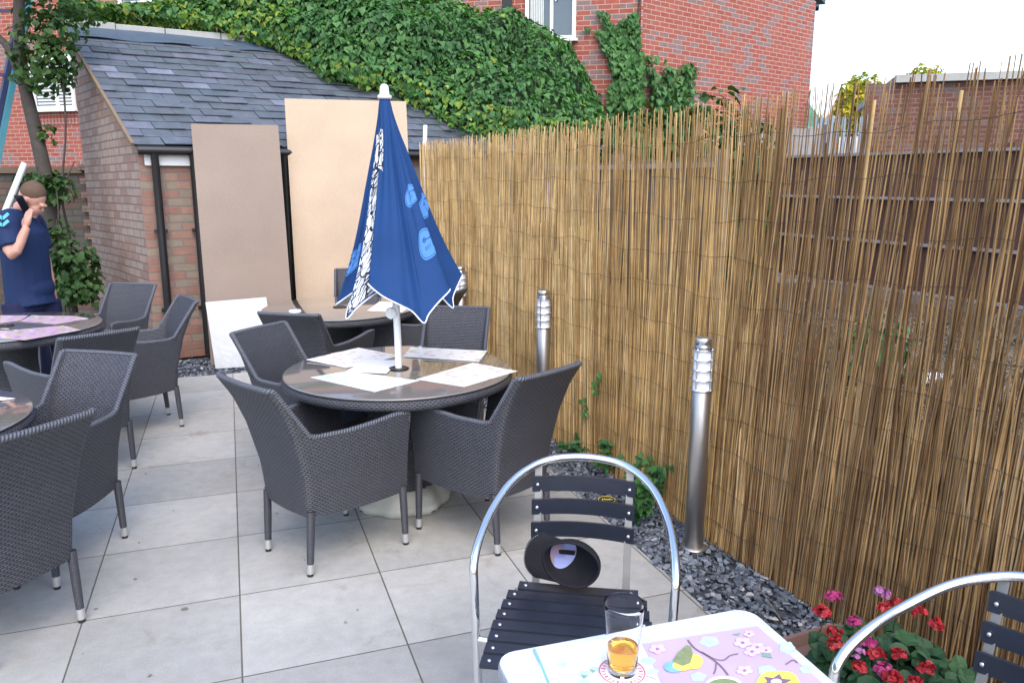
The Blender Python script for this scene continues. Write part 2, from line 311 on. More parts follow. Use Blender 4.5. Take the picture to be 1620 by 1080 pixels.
# ------------------------------------------------------------------ mesh builder
class MB:
    def __init__(s): s.v=[]; s.f=[]; s.uv=[]; s.sm=[]
    def add(s,vs,fs,uvs=None,smooth=False):
        o=len(s.v); s.v+= [tuple(v) for v in vs]
        for i,f in enumerate(fs):
            s.f.append(tuple(o+k for k in f)); s.sm.append(smooth)
            s.uv.append(uvs[i] if uvs else [(0,0)]*len(f))
        return s
    def quad(s,a,b,c,d,uv=None):
        a,b,c,d=map(Vector,(a,b,c,d))
        if uv is None:
            w=(b-a).length; h=(d-a).length; uv=[(0,0),(w,0),(w,h),(0,h)]
        return s.add([a,b,c,d],[(0,1,2,3)],[uv])
    def box(s,c,sz,ax=None,bev=0,smooth=False):
        """c centre, sz full sizes, ax = 3x3 Matrix or z-rotation"""
        m=Matrix.Identity(3) if ax is None else (Matrix.Rotation(ax,3,'Z') if isinstance(ax,(int,float)) else ax)
        c=Vector(c); hx,hy,hz=[k/2 for k in sz]
        if bev and min(hx,hy,hz)>bev*1.01:
            bm=bmesh.new(); bmesh.ops.create_cube(bm,size=1)
            for v in bm.verts: v.co=Vector((v.co.x*sz[0],v.co.y*sz[1],v.co.z*sz[2]))
            bmesh.ops.bevel(bm,geom=list(bm.edges),offset=bev,segments=2,profile=.6,affect='EDGES')
            bm.verts.index_update()
            vs=[c+m@v.co for v in bm.verts]; fs=[tuple(v.index for v in f.verts) for f in bm.faces]
            uvs=[[(v.co.x+v.co.y,v.co.z if abs(f.normal.z)<.7 else v.co.y) for v in f.verts] for f in bm.faces]
            bm.free(); return s.add(vs,fs,uvs,smooth)
        P=[Vector((x,y,z)) for x in (-hx,hx) for y in (-hy,hy) for z in (-hz,hz)]
        fs=[(0,1,3,2),(4,6,7,5),(0,4,5,1),(2,3,7,6),(0,2,6,4),(1,5,7,3)]
        ux=[('y','z'),('y','z'),('x','z'),('x','z'),('x','y'),('x','y')]
        uvs=[[(getattr(P[i],a),getattr(P[i],b)) for i in f] for f,(a,b) in zip(fs,ux)]
        return s.add([c+m@p for p in P],fs,uvs)
    def bar(s,a,b,w,h,up=(0,0,1),bev=0):
        a,b=Vector(a),Vector(b); d=(b-a); L=d.length; d.normalize(); up=Vector(up)
        x=d.cross(up)
        if x.length<1e-4: x=d.cross(Vector((1,0,0)))
        x.normalize(); z=x.cross(d)
        m=Matrix((x,d,z)).transposed()
        return s.box((a+b)/2,(w,L,h),m,bev)
    def tube(s,pts,r,n=8,caps=True,closed=False,flat=1.0):
        pts=[Vector(p) for p in pts]; N=len(pts)
        rr=r if isinstance(r,(list,tuple)) else [r]*N
        vs=[]; T=[]
        for i in range(N):
            a=pts[(i-1)%N] if (closed or i>0) else pts[i]; b=pts[(i+1)%N] if (closed or i<N-1) else pts[i]
            T.append((b-a).normalized())
        ref=Vector((0,0,1)) if abs(T[0].z)<.9 else Vector((1,0,0))
        x=T[0].cross(ref).normalized(); L=0; Ls=[]
        for i in range(N):
            x=(x-T[i]*x.dot(T[i])); 
            if x.length<1e-6: x=T[i].orthogonal()
            x.normalize(); y=T[i].cross(x)
            if i: L+=(pts[i]-pts[i-1]).length
            Ls.append(L)
            for k in range(n):
                a=2*PI*k/n; vs.append(pts[i]+x*math.cos(a)*rr[i]+y*math.sin(a)*rr[i]*flat)
        fs=[];uv=[]
        for i in range(N if closed else N-1):
            j=(i+1)%N; Lj=Ls[j] if j else L+(pts[0]-pts[-1]).length
            for k in range(n):
                k2=(k+1)%n; fs.append((i*n+k,i*n+k2,j*n+k2,j*n+k))
                c=2*PI*max(rr[i],1e-5)
                uv.append([(Ls[i],c*k/n),(Ls[i],c*(k+1)/n),(Lj,c*(k+1)/n),(Lj,c*k/n)])
        s.add(vs,fs,uv,True)
        if caps and not closed:
            s.add(vs[:n][::-1],[tuple(range(n))],None); s.add(vs[-n:],[tuple(range(n))],None)
        return s
    def lathe(s,prof,n=32,c=(0,0,0),m=None,sx=1,sy=1):
        c=Vector(c); vs=[]
        L=[0]
        for i in range(1,len(prof)): L.append(L[-1]+math.hypot(prof[i][0]-prof[i-1][0],prof[i][1]-prof[i-1][1]))
        for r,z in prof:
            for k in range(n):
                a=2*PI*k/n; p=Vector((r*math.cos(a)*sx,r*math.sin(a)*sy,z)); vs.append(c+(m@p if m else p))
        fs=[];uv=[]; rm=max(p[0] for p in prof)
        for i in range(len(prof)-1):
            for k in range(n):
                k2=(k+1)%n; fs.append((i*n+k,i*n+k2,(i+1)*n+k2,(i+1)*n+k)); C=2*PI*rm
                uv.append([(C*k/n,L[i]),(C*(k+1)/n,L[i]),(C*(k+1)/n,L[i+1]),(C*k/n,L[i+1])])
        s.add(vs,fs,uv,True)
        return s
    def grid(s,fn,nu,nv,uvf=None,smooth=True,flip=False):
        vs=[fn(i/nu,j/nv) for j in range(nv+1) for i in range(nu+1)]
        fs=[];uv=[]
        for j in range(nv):
            for i in range(nu):
                a=j*(nu+1)+i; q=(a,a+1,a+nu+2,a+nu+1)
                w=[(i/nu,j/nv),((i+1)/nu,j/nv),((i+1)/nu,(j+1)/nv),(i/nu,(j+1)/nv)]
                if uvf: w=[uvf(*k) for k in w]
                if flip: q=q[::-1]; w=w[::-1]
                fs.append(q); uv.append(w)
        return s.add(vs,fs,uv,smooth)
    def prism(s,pts,h,base_z=None,down=None):
        """extrude planar polygon pts (3D) along vector h"""
        pts=[Vector(p) for p in pts]; h=Vector(h); n=len(pts); q=[p+h for p in pts]
        s.add(pts+q,[tuple(range(n))[::-1],tuple(range(n,2*n))]+[(i,(i+1)%n,n+(i+1)%n,n+i) for i in range(n)])
        return s
    def ellip(s,c,r,n=16,m=16,mt=None,noise_a=0):
        def fn(u,v):
            th=PI*v; ph=2*PI*u; p=Vector((math.sin(th)*math.cos(ph),math.sin(th)*math.sin(ph),math.cos(th)))
            if noise_a: p*=1+noise_a*noise.noise(p*2+Vector(c))
            p=Vector((p.x*r[0],p.y*r[1],p.z*r[2]))
            if mt: p=mt@p
            return Vector(c)+p
        return s.grid(fn,n,m,flip=True)
    def build(s,name,m,parent=None,smooth=None,origin=None):
        me=bpy.data.meshes.new(name)
        o=Vector(origin) if origin is not None else Vector((0,0,0))
        me.from_pydata([Vector(v)-o for v in s.v],[],s.f)
        ul=me.uv_layers.new(name='UVMap'); flat=[c for f in s.uv for p in f for c in p]
        ul.data.foreach_set('uv',flat)
        me.polygons.foreach_set('use_smooth',s.sm if smooth is None else [smooth]*len(s.sm))
        me.materials.append(m); me.update()
        ob=bpy.data.objects.new(name,me); COL.objects.link(ob); ob.location=o
        if parent: ob.parent=parent
        return ob
def tag(o,label=None,cat=None,group=None,kind=None):
    if label: o['label']=label
    if cat: o['category']=cat
    if group: o['group']=group
    if kind: o['kind']=kind
    return o
def empty(name,loc=(0,0,0),rz=0,**kw):
    o=bpy.data.objects.new(name,None); COL.objects.link(o); o.location=loc; o.rotation_euler=(0,0,rz); o.empty_display_size=.1
    return tag(o,**kw)
def dup(root,loc,rz=None):
    def cp(o,p):
        c=o.copy(); COL.objects.link(c)
        if p: c.parent=p
        for ch in [x for x in ALLCH[o.name]]: cp(ch,c)
        return c
    def idx(o): ALLCH[o.name]=list(o.children); [idx(c) for c in o.children]
    ALLCH={}; idx(root)
    r=cp(root,None); r.location=loc
    if rz is not None: r.rotation_euler=(0,0,rz)
    return r
def cat_spline(P,n=6,closed=False):
    P=[Vector(p) for p in P]; N=len(P); out=[]
    for i in range(N if closed else N-1):
        p0=P[(i-1)%N] if closed or i>0 else P[i]; p1=P[i]; p2=P[(i+1)%N]; p3=P[(i+2)%N] if closed or i<N-2 else p2
        for k in range(n):
            t=k/n; out.append(.5*((2*p1)+(p2-p0)*t+(2*p0-5*p1+4*p2-p3)*t*t+(3*p1-p0-3*p2+p3)*t**3))
    if not closed: out.append(P[-1])
    return out
def lerp(a,b,t): return a+(b-a)*t
def pw(t,tab):
    for (a,x),(b,y) in zip(tab,tab[1:]):
        if t<=b: return x+(y-x)*max(0,(t-a))/(b-a)
    return tab[-1][1]
def leaf(mb,p,nrm,up,size,w=1.0,fold=.25):
    """one folded heart-shaped leaf; up = direction of the tip"""
    n=Vector(nrm).normalized(); u=Vector(up); u=(u-n*u.dot(n))
    if u.length<1e-4: u=n.orthogonal()
    u.normalize(); x=u.cross(n)
    s_=size; P=lambda a,b,c: p+x*(a*s_*w)+u*(b*s_)+n*(c*s_)
    vs=[P(0,0,0),P(-.42,.02,fold*.5),P(-.5,.38,fold*.6),P(-.2,.75,fold*.2),P(0,1,-.1),P(.2,.75,fold*.2),P(.5,.38,fold*.6),P(.42,.02,fold*.5),P(0,.45,-.02)]
    mb.add(vs,[(0,8,2,1),(8,4,3,2),(0,7,6,8),(8,6,5,4)],None)
def rv(a=1): return Vector((random.uniform(-a,a),random.uniform(-a,a),random.uniform(-a,a)))
def inpoly(x,y,P):
    c=False; n=len(P); j=n-1
    for i in range(n):
        if (P[i][1]>y)!=(P[j][1]>y) and x<(P[j][0]-P[i][0])*(y-P[i][1])/(P[j][1]-P[i][1])+P[i][0]: c=not c
        j=i
    return c
# ------------------------------------------------------------------ ground
mb=MB(); mb.quad((-150,-60,-.03),(150,-60,-.03),(150,240,-.03),(-150,240,-.03)); tag(mb.build('ground',M['soil']),kind='structure')
PO=Vector((-1.153,3.04,0)); PU=az(-19.6); PR=Vector((PU.y,-PU.x,0))
def pv(a,b,z=0): return PO+PR*a+PU*b+Vector((0,0,z))
T=.594
edge_r=1.80; far_b=T*7-.02
mb=MB(); cs=[(-9,-6),(edge_r,-6),(edge_r,far_b),(-9,far_b)]
top=[pv(a,b,0) for a,b in cs]
mb.add(top,[(0,1,2,3)],[[(a+T*20,b+T*20) for a,b in cs]])
for i in range(4):
    j=(i+1)%4; a,b=top[i],top[j]; mb.quad(a-Vector((0,0,.028)),b-Vector((0,0,.028)),b,a,[(.1,.1),(.3,.1),(.3,.12),(.1,.12)])
tag(mb.build('patio_paving',M['paving']),kind='structure')
# fence line of the reed screen
FP=Vector((.26,5.14,0)); FU=Vector((-.41,.912,0)).normalized(); FN=Vector((-FU.y,FU.x,0))  # FN points to patio side (-x)
if FN.x>0: FN=-FN
mb=MB(); mb.quad(pv(edge_r-.02,-4,-.018),FP-FU*7-FN*.1+Vector((0,0,-.018)),FP+FU*4-FN*.1+Vector((0,0,-.018)),pv(edge_r-.02,far_b+2,-.018))
mb.quad(pv(-8,far_b-.02,-.020),pv(edge_r,far_b-.02,-.020),pv(edge_r,far_b+2.6,-.020),pv(-8,far_b+2.6,-.020))
tag(mb.build('gravel_strip',M['gravelbed']),kind='structure')
mb=MB()
def chip(p,s):
    n=random.choice((4,5)); th=s*random.uniform(.12,.28); e=Matrix.Rotation(random.uniform(0,6.3),3,'Z')@Matrix.Rotation(random.gauss(0,.35),3,'X')@Matrix.Rotation(random.gauss(0,.35),3,'Y')
    ring=[Vector((math.cos(2*PI*k/n)*s*random.uniform(.35,.62),math.sin(2*PI*k/n)*s*random.uniform(.25,.5),0)) for k in range(n)]
    vs=[p+e@(r+Vector((0,0,th))) for r in ring]+[p+e@(r*1.06) for r in ring]
    mb.add(vs,[tuple(range(n))]+[(n+i,n+(i+1)%n,(i+1)%n,i) for i in range(n)])
cnt=0
while cnt<9500:
    a=edge_r+random.random()**1.1*1.0; bb_=random.uniform(-2.6,5.2); p=pv(a,bb_,0)
    if (p-FP).dot(FN)<-.07 or p.y<1.2: continue
    cnt+=1
    if p.y>4.8 and random.random()<.5: continue
    chip(p+Vector((0,0,random.uniform(-.014,.004))),random.choice((random.uniform(.012,.026),random.uniform(.02,.042))))
for i in range(2600):
    p=pv(random.uniform(-2.0,1.2),far_b+random.uniform(.0,.75),random.uniform(-.016,.002)); chip(p,random.uniform(.018,.045))
tag(mb.build('slate_chippings',M['chip']),'blue grey slate chippings between the paving and the reed screen','gravel',kind='stuff')
# ------------------------------------------------------------------ wicker chair
def make_chair():
    root=empty('wicker_armchair')
    zb=.275
    def sect(z):
        wb=pw(z,[(.27,.185),(.45,.195),(.65,.208),(.88,.220)]); wf=pw(z,[(.27,.245),(.45,.262),(.66,.300)])
        yb=pw(z,[(.27,-.235),(.45,-.252),(.65,-.302),(.78,-.355),(.88,-.42)]); yf=pw(z,[(.27,.262),(.66,.25)])
        return wb,wf,yb,yf
    NS,NC,NB=14,5,10
    st=[('s',i/NS) for i in range(NS+1)]+[('c',i/NC) for i in range(1,NC)]+[('b',i/NB) for i in range(NB+1)]+[('d',i/NC) for i in range(1,NC)]+[('t',1-i/NS) for i in range(NS+1)]
    rc=.034
    def pos(k,z,off=0):
        ty,t=st[k]; mir=1
        if ty in('t','d'):
            mir=-1; 
            if ty=='t': ty='s'
            else: ty='c'; t=1-t
        wb,wf,yb,yf=sect(z)
        A=Vector((-wf,yf,0)); B=Vector((-wb,yb,0)); d=(B-A).normalized(); S=B-d*rc; E=B+Vector((rc,0,0))
        nrm=Vector((-d.y,d.x,0)); 
        if nrm.x<0: nrm=-nrm
        if ty=='s': p=A+(S-A)*t; n=nrm
        elif ty=='c': p=S*(1-t)**2+B*2*t*(1-t)+E*t*t; n=(nrm*(1-t)+Vector((0,1,0))*t).normalized()
        else:
            E2=Vector((-E.x,E.y,0)); p=E+(E2-E)*t; p.y-=.010*math.sin(PI*t); n=Vector((0,1,0))
        if ty in('s',): p.x-=.010*math.sin(PI*t)
        p=p+n*off
        return Vector((p.x*mir,p.y,z))
    def top(k):
        ty,t=st[k]
        if ty in('c','b','d'): return .88
        a=pw(t,[(0,.668),(.12,.672),(.35,.655),(.6,.642),(.925,.640),(1.0,.877)])
        return a
    K=len(st); L=[0]
    for k in range(1,K): L.append(L[-1]+(pos(k,.5)-pos(k-1,.5)).length)
    def bot(k):
        ty,t=st[k]; return zb+(-.012*math.sin(PI*t) if ty in 'st' else (-.004))
    def panel(name,k0,k1):
        b=MB(); NV=16
        for off,fl in ((0,False),(.024,True)):
            def fn(u,v):
                k=k0+int(round(u*(k1-k0))); z=lerp(bot(k),top(k)-(.0),v); return pos(k,z,off)
            def uvf(u,v):
                k=k0+int(round(u*(k1-k0))); return (L[k],lerp(bot(k),top(k),v)*1.05)
            b.grid(fn,k1-k0,NV,uvf,flip=fl)
        # bottom edge strip
        for k in range(k0,k1):
            b.quad(pos(k,bot(k),0),pos(k+1,bot(k+1),0),pos(k+1,bot(k+1),.024),pos(k,bot(k),.024))
        return b.build(name,M['weave'],root)
    ks=NS; kb=NS+NC-1+NB+NC
    panel('armrest_panel',0,ks-1); panel('backrest',ks-1,kb+1); panel('armrest_panel',kb+1,K-1)
    path=[pos(0,zb,.010)]+[pos(0,z,.010) for z in (.36,.46,.56,.645)]+[pos(k,top(k)+.002,.012) for k in range(0,K)]+[pos(K-1,z,.010) for z in (.645,.56,.46,.36,zb)]
    b=MB(); b.tube(path,[.009]*4+[.011]+[.0130]*K+[.011]+[.009]*4,8); b.build('rim',M['braid'],root)
    b=MB()
    def sf(u,v):
        wb,wf,yb,yf=sect(.41); y=lerp(yf,yb+.03,v); w=lerp(wf,wb,v)-.018; return Vector((lerp(-w,w,u),y,.415-.012*math.sin(PI*u)*math.sin(PI*v)))
    b.grid(sf,10,10,lambda u,v:(u*.5,v*.48))
    def ff(u,v):
        w=.25; z=lerp(zb+.0,.415,v); return Vector((lerp(-w,w,u),.262+.004*math.sin(PI*v),z-.012*math.sin(PI*u)*v))
    b.grid(ff,10,5,lambda u,v:(u*.5,v*.14))
    b.grid(lambda u,v:Vector((lerp(-.2,.2,u)*lerp(1.2,.9,v),lerp(.26,-.22,v),zb+.012)),2,2,lambda u,v:(u*.5,v*.5),flip=True)
    b.tube([sf(0,0),sf(.25,0),sf(.5,0),sf(.75,0),sf(1,0)],.011,6)
    b.build('seat',M['weave'],root)
    for sx in(-1,1):
        for fr in(0,1):
            if fr: a=Vector((sx*.242,.243,.30)); f=Vector((sx*.245,.25,0))
            else: a=Vector((sx*.182,-.222,.30)); f=Vector((sx*.178,-.240,0))
            g=lambda z:a.lerp(f,1-z/.30)
            l=MB().tube([g(.30),g(.15),g(.055)],[.0185,.0175,.0155],10).build('leg',M['cord'],root)
            MB().tube([g(.058),g(.014)],[.0165,.0158],12).build('foot_cap',M['foot'],l)
            MB().tube([g(.016),g(.0)],[.0145,.0135],10).build('foot_pad',M['rubber'],l)
    return root
chair=make_chair()
CHG='dark grey woven rattan armchairs around the glass tables'
used=False
def place(pA,pB,label,zz=.88,D=None,extra=0):
    """pA,pB pixel of the back's two top corners (left, right as seen)"""
    global used
    A=atz(*pA,zz); B=atz(*pB,zz); mid=(A+B)/2
    return place3(mid,B-A,label,extra)
def place3(mid,d,label,facing):
    global used
    f=az(facing); c=mid+f*.42; rz=-R(facing)
    if not used: o=chair; used=True; o.location=(c.x,c.y,0); o.rotation_euler=(0,0,rz)
    else: o=dup(chair,(c.x,c.y,0),rz)
    tag(o,label,'armchair',CHG); return o
def facing_of(A,B,toward): # normal to AB nearest to azimuth 'toward'
    a=math.degrees(math.atan2(B.x-A.x,B.y-A.y)); c=[a+90,a-90]
    def df(x): return abs((x-toward+180)%360-180)
    return min(c,key=df)
def pc(pA,pB,toward,label,fac=None):
    A=atz(*pA,.88); B=atz(*pB,.88)
    f=facing_of(A,B,toward) if fac is None else fac
    return place3((A+B)/2,B-A,label,f)
pc((335,592),(425,626),43,'woven armchair at near left of the umbrella table, back to the camera',43)
pc((918,577),(831,601),-48,'woven armchair at near right of the umbrella table, beside the reed screen',-47)
pc((359,530),(447,510),116,'woven armchair on the left side of the umbrella table, facing right')
pc((675,487),(775,486),180,'woven armchair behind the umbrella table, facing the camera by the reed screen',187)
pc((399,496),(508,501),14,'woven armchair with its back to us at the rear table by the white board')
o=place3(Vector((-.42,5.95,0)),None,'woven armchair at right of the rear table, mostly behind the umbrella',-69)
o=place3(atD(566,415,7.55),None,'pale lit woven armchair behind the rear table, against the tan board',172)
pc((180,449),(248,450),-165,'woven armchair facing us behind the far left table, beside the black downpipe',-168)
pc((290,468),(315,478),-127,'woven armchair at right of the far left table, facing left in front of the shed')
pc((100,538),(219,521),-50,'woven armchair on the near side of the far left table, turned away',-50)
pc((103,556),(223,561),-168,'woven armchair behind the near left table, facing the camera',-166)
place3(Vector((-1.62,2.60,0)),None,'nearest woven armchair at bottom left corner, cut off by the picture edge',-66)
# ------------------------------------------------------------------ round tables
def make_table(mbase=True):
    root=empty('round_glass_table')
    b=MB(); b.lathe([(.02,.672),(.50,.672),(.575,.676),(.598,.690),(.603,.705),(.597,.722),(.585,.730),(.55,.731),(.02,.731)],64); b.build('table_rim',M['weave'],root)
    b=MB(); b.lathe([(.001,.733),(.590,.733),(.594,.735),(.595,.738),(.593,.741),(.588,.743),(.035,.743),(.001,.743)],72); o=b.build('glass_top',M['tglass'],root)
    b=MB(); b.lathe([(.001,.744),(.052,.744),(.055,.747),(.050,.750),(.024,.751),(.022,.745)],28); b.build('pole_collar',M['black'],o)
    b=MB(); b.lathe([(.19,.12),(.175,.30),(.17,.5),(.19,.672)],24); b.build('pedestal',M['weave'],root)
    for k in range(4):
        a=PI/4+k*PI/2; d=Vector((math.cos(a),math.sin(a),0))
        l=MB().tube([d*.15+Vector((0,0,.16)),d*.21+Vector((0,0,.08)),d*.26+Vector((0,0,.012))],[.022,.020,.018],8).build('leg',M['cord'],root)
    return root
TAB='round brown glass tables with woven rims'
tab=make_table(); MT=Vector((-.60,4.04,0)); tab.location=MT
tag(tab,'round glass table with the folded navy umbrella standing through it','table',TAB)
RT=Vector((-1.354,6.10,0)); t2=dup(tab,RT,.3); tag(t2,'round glass table at the rear, in front of the brown board','table',TAB)
LT=Vector((-3.47,5.28,0)); t3=dup(tab,LT,.6); tag(t3,'round glass table with pink floral mats, in front of the man','table',TAB)
NTb=Vector((-2.64,3.06,0)); t4=dup(tab,NTb,.2); tag(t4,'round glass table cut off at the left picture edge beside the nearest chairs','table',TAB)
# umbrella base
b=MB()
n=64
prof=[(.17,0),(.232,.0),(.245,.02),(.250,.045),(.240,.058),(.232,.062),(.225,.085),(.205,.115),(.17,.135),(.10,.15),(.03,.155)]
vs=[]
for r,z in prof:
    for k in range(n):
        a=2*PI*k/n; lob=1+.055*math.cos(8*a)*(1 if r>.15 else .3); x=math.cos(a); y=math.sin(a)
        notch=1-.05*(max(0,math.cos(4*a))**12) if z<.05 else 1
        vs.append(Vector((x*r*lob*notch*1.04,y*r*lob*notch*1.04,z)))
fs=[(i*n+k,i*n+(k+1)%n,(i+1)*n+(k+1)%n,(i+1)*n+k) for i in range(len(prof)-1) for k in range(n)]
b.add(vs,fs,None,True); ub=b.build('umbrella_base',M['concrete']); ub.location=MT+Vector((-.0,.0,0)); tag(ub,'off white lobed umbrella weight on the paving under the glass table','umbrella base')
# ------------------------------------------------------------------ umbrella
um=empty('garden_umbrella',MT)
tag(um,'folded navy canvas umbrella with round blue badges and a black and white print','umbrella')
b=MB().tube([(0,0,.15),(0,0,.9),(-.012,0,1.5),(-.03,0,2.12)],.0185,14); pole=b.build('pole',M['whitepaint'],um)
b=MB().lathe([(.001,2.185),(.012,2.183),(.021,2.172),(.023,2.15),(.024,2.135),(.034,2.130),(.036,2.118),(.03,2.112),(.001,2.112)][::-1],20,(-.03,0,0)); b.build('finial',M['whitepaint'],um)
b=MB(); b.lathe([(.03,-.006),(.03,.006),(.024,.01),(.001,.01)],16,(-.028,-.018,1.045),Matrix.Rotation(R(90),3,'X')); b.box((-.028,-.025,1.045),(.008,.012,.06)); b.build('crank_wheel',M['whitepaint'],um)
CT=[(-.315,.02,1.085),(-.265,.02,1.12),(-.225,.0,1.15),(-.236,-.07,1.10),(-.230,-.14,1.035),(-.17,-.14,1.10),(-.11,-.11,1.15),(-.05,-.06,1.18),(-.07,-.12,1.205),(-.115,-.165,1.215),(-.05,-.20,1.165),(.04,-.205,1.120),(.10,-.175,1.080),(.165,-.205,1.025),(.19,-.19,1.07),(.235,-.155,1.13),(.285,-.10,1.18),(.235,-.04,1.165),(.24,.0,1.12),(.285,.02,1.065),(.29,.05,1.115),(.325,.09,1.19),(.33,.14,1.22),(.25,.2,1.10),(.1,.15,1.18),(.02,.28,1.07),(-.08,.15,1.18),(-.2,.24,1.08),(-.22,.12,1.16)]
NSUB=5; cont=cat_spline(CT,NSUB,True); NCn=len(cont)
AP=Vector((-.03,0,2.125))
def canopy(s,t,off=0):
    """s index along contour (control units), t 0 apex..1 hem"""
    x=(s*NSUB)%NCn; i=int(x); f=x-i; B=cont[i].lerp(cont[(i+1)%NCn],f)
    ctr=Vector((lerp(-.03,0,t),0,0)); rr=Vector((B.x,B.y,0)); z=lerp(AP.z,B.z,t)
    k=t*(1-.10*math.sin(PI*t)) ; rad=rr*k
    if rad.length<.024: rad=(rr.normalized() if rr.length>1e-4 else Vector((1,0,0)))*max(.024,rad.length)
    # folds soften near the apex
    base=Vector((math.cos(math.atan2(rr.y,rr.x)),math.sin(math.atan2(rr.y,rr.x)),0))*(.022+.25*k)
    w=max(0,min(1,(t-.0)/.25)); rad=base.lerp(rad,w)
    n=rad.normalized()
    rip=.006*math.sin(t*7+s*1.7)*t+.006*math.sin(s*4.3+t*2.5)*math.sin(PI*t)
    return Vector((ctr.x+rad.x+n.x*(off+rip),rad.y+n.y*(off+rip),z))
b=MB()
NTt=26
vs=[canopy(i/NSUB,j/NTt) for j in range(NTt+1) for i in range(NCn)]
fs=[];uvs=[]
for j in range(NTt):
    for i in range(NCn):
        i2=(i+1)%NCn; fs.append((j*NCn+i,(j+1)*NCn+i,(j+1)*NCn+i2,j*NCn+i2)); uvs.append([(i/NSUB,j/NTt)]*4)
b.add(vs,fs,uvs,True); can=b.build('canopy',M['canvas'],um)
b=MB().tube([canopy(i/NSUB,1.0) for i in range(NCn)],.0038,6,closed=True); b.build('piping',M['piping'],can)
def soff(s,t,d):
    e=.02; a=canopy(s-e,t); c=canopy(s+e,t); u=canopy(s,t-.01); v=canopy(s,min(1,t+.01)); n=(c-a).cross(v-u)
    if n.length<1e-9: n=Vector((0,-1,0))
    n.normalize(); p=canopy(s,t); 
    r=Vector((p.x,p.y,0))
    return p+n*d
def sgn(s,t):
    e=.05; a=canopy(s-e,t); c=canopy(s+e,t); v=canopy(s,t-.01); w=canopy(s,t+.01); n=(c-a).cross(w-v); return n
# printed band on the front fold
SG=1 if sgn(10.5,.6).y<0 else -1
b=MB(); b.grid(lambda u,v:soff(lerp(3.5,7.0,u),lerp(.17,.985,v),.0016*SG),40,60,lambda u,v:(u*.30,v*1.0))
b.grid(lambda u,v:soff(lerp(9.0,9.9,u),lerp(.17,.38,v),.0016*SG),8,12,lambda u,v:(.4+u*.10,v*.25)); 
b.build('printed_figure',M['print'],can)
def badge(s0,t0,rad,name='badge'):
    # local frame: ds per metre, dt per metre
    p=canopy(s0,t0); ls=(canopy(s0+.1,t0)-canopy(s0-.1,t0)).length/.2; lt=(canopy(s0,t0+.02)-canopy(s0,t0-.02)).length/.04
    def mp(x,y,d): return soff(s0+x/ls,min(1,t0-y/lt),d*SG)
    def disc(r0,r1,d,m,par,nm,a0=0,a1=2*PI):
        b=MB(); b.grid(lambda u,v:mp(math.cos(lerp(a0,a1,u))*lerp(r0,r1,v),math.sin(lerp(a0,a1,u))*lerp(r0,r1,v),d),48,4); return b.build(nm,m,par)
    o=disc(.0,rad,.0018,M['badge'],can,name)
    disc(rad*.86,rad*.90,.0030,M['badge_dk'],can,'badge_ring')
    b=MB(); d=.0030
    def seg(x0,y0,x1,y1,w):
        dx,dy=x1-x0,y1-y0; l=math.hypot(dx,dy); nx,ny=-dy/l*w/2,dx/l*w/2
        b.grid(lambda u,v:mp(x0+dx*u+nx*(2*v-1),y0+dy*u+ny*(2*v-1),d),10,2)
    r=rad
    for cx,cy in((-.22,.30),(-.06,.36),(-.12,.20)):   # bow of the key
        b.grid(lambda u,v:mp(cx*r+math.cos(2*PI*u)*r*lerp(.05,.10,v),cy*r+math.sin(2*PI*u)*r*lerp(.05,.10,v),d),16,1)
    seg(-.05*r,.26*r,.62*r,.26*r,.07*r); seg(.5*r,.26*r,.5*r,.13*r,.06*r); seg(.6*r,.26*r,.6*r,.13*r,.06*r)
    b.build('key_emblem',M['badge_dk'],can)
    fc=bpy.data.curves.new('t','FONT'); fc.body='EST'; fc.size=r*.34; fc.align_x='CENTER'; fc.resolution_u=2
    fo=bpy.data.objects.new('t',fc); COL.objects.link(fo); dg=bpy.context.evaluated_depsgraph_get(); me=bpy.data.meshes.new_from_object(fo.evaluated_get(dg))
    b=MB(); sg=1
    b.add([mp(v.co.x*sg,v.co.y-.38*r,d) for v in me.vertices],[tuple(p.vertices) for p in me.polygons]); b.build('badge_lettering',M['badge_dk'],can)
    bpy.data.objects.remove(fo); bpy.data.meshes.remove(me); bpy.data.curves.remove(fc)
badge(15.5,.74,.075); badge(15.3,.49,.050); badge(20.9,.56,.05); badge(1.1,.80,.07)
# ------------------------------------------------------------------ mats on tables
def sheet(name,px,z,m,label,cat='placemat',group=None,th=.0014,curl=0):
    P=[atz(x,y,z) for x,y in px]; c=sum(P,Vector())/len(P)
    b=MB()
    if len(P)==4:
        n=6
        f=lambda dz:(lambda u,v:(P[0].lerp(P[1],u)).lerp(P[3].lerp(P[2],u),v)+Vector((0,0,dz+curl*(2*u-1)**4*(2*v-1)**2)))
        b.grid(f(th),n,n,lambda u,v:(u,v)); 
        pts=[P[0],P[1],P[2],P[3]]
        for i in range(4):
            a,c2=pts[i],pts[(i+1)%4]; k=Vector((0,0,curl)); b.quad(a,c2,c2+Vector((0,0,th))+k,a+Vector((0,0,th))+k)
    else: b.prism(P,(0,0,th))
    o=b.build(name,m,origin=c); tag(o,label,cat,group); return o
ZT=.745
PG='floral paper placemats on the tables'
sheet('placemat',[(484,569),(548,582),(634,563),(567,550)],ZT,M['mat_cream'],'cream floral placemat at the back left of the umbrella table','placemat',PG)
sheet('placemat',[(638,564),(758,572),(771,555),(650,549)],ZT,M['mat_cream'],'cream floral placemat at the back right of the umbrella table, under the rear chair','placemat',PG)
sheet('placemat',[(658,600),(734,612),(819,587),(748,574)],ZT,M['mat_cream'],'pinkish floral placemat at the right edge of the umbrella table','placemat',PG)
sheet('placemat',[(491,597),(592,620),(664,602),(549,587)],ZT,M['mat_aqua'],'aqua floral placemat at the front of the umbrella table','placemat',PG)
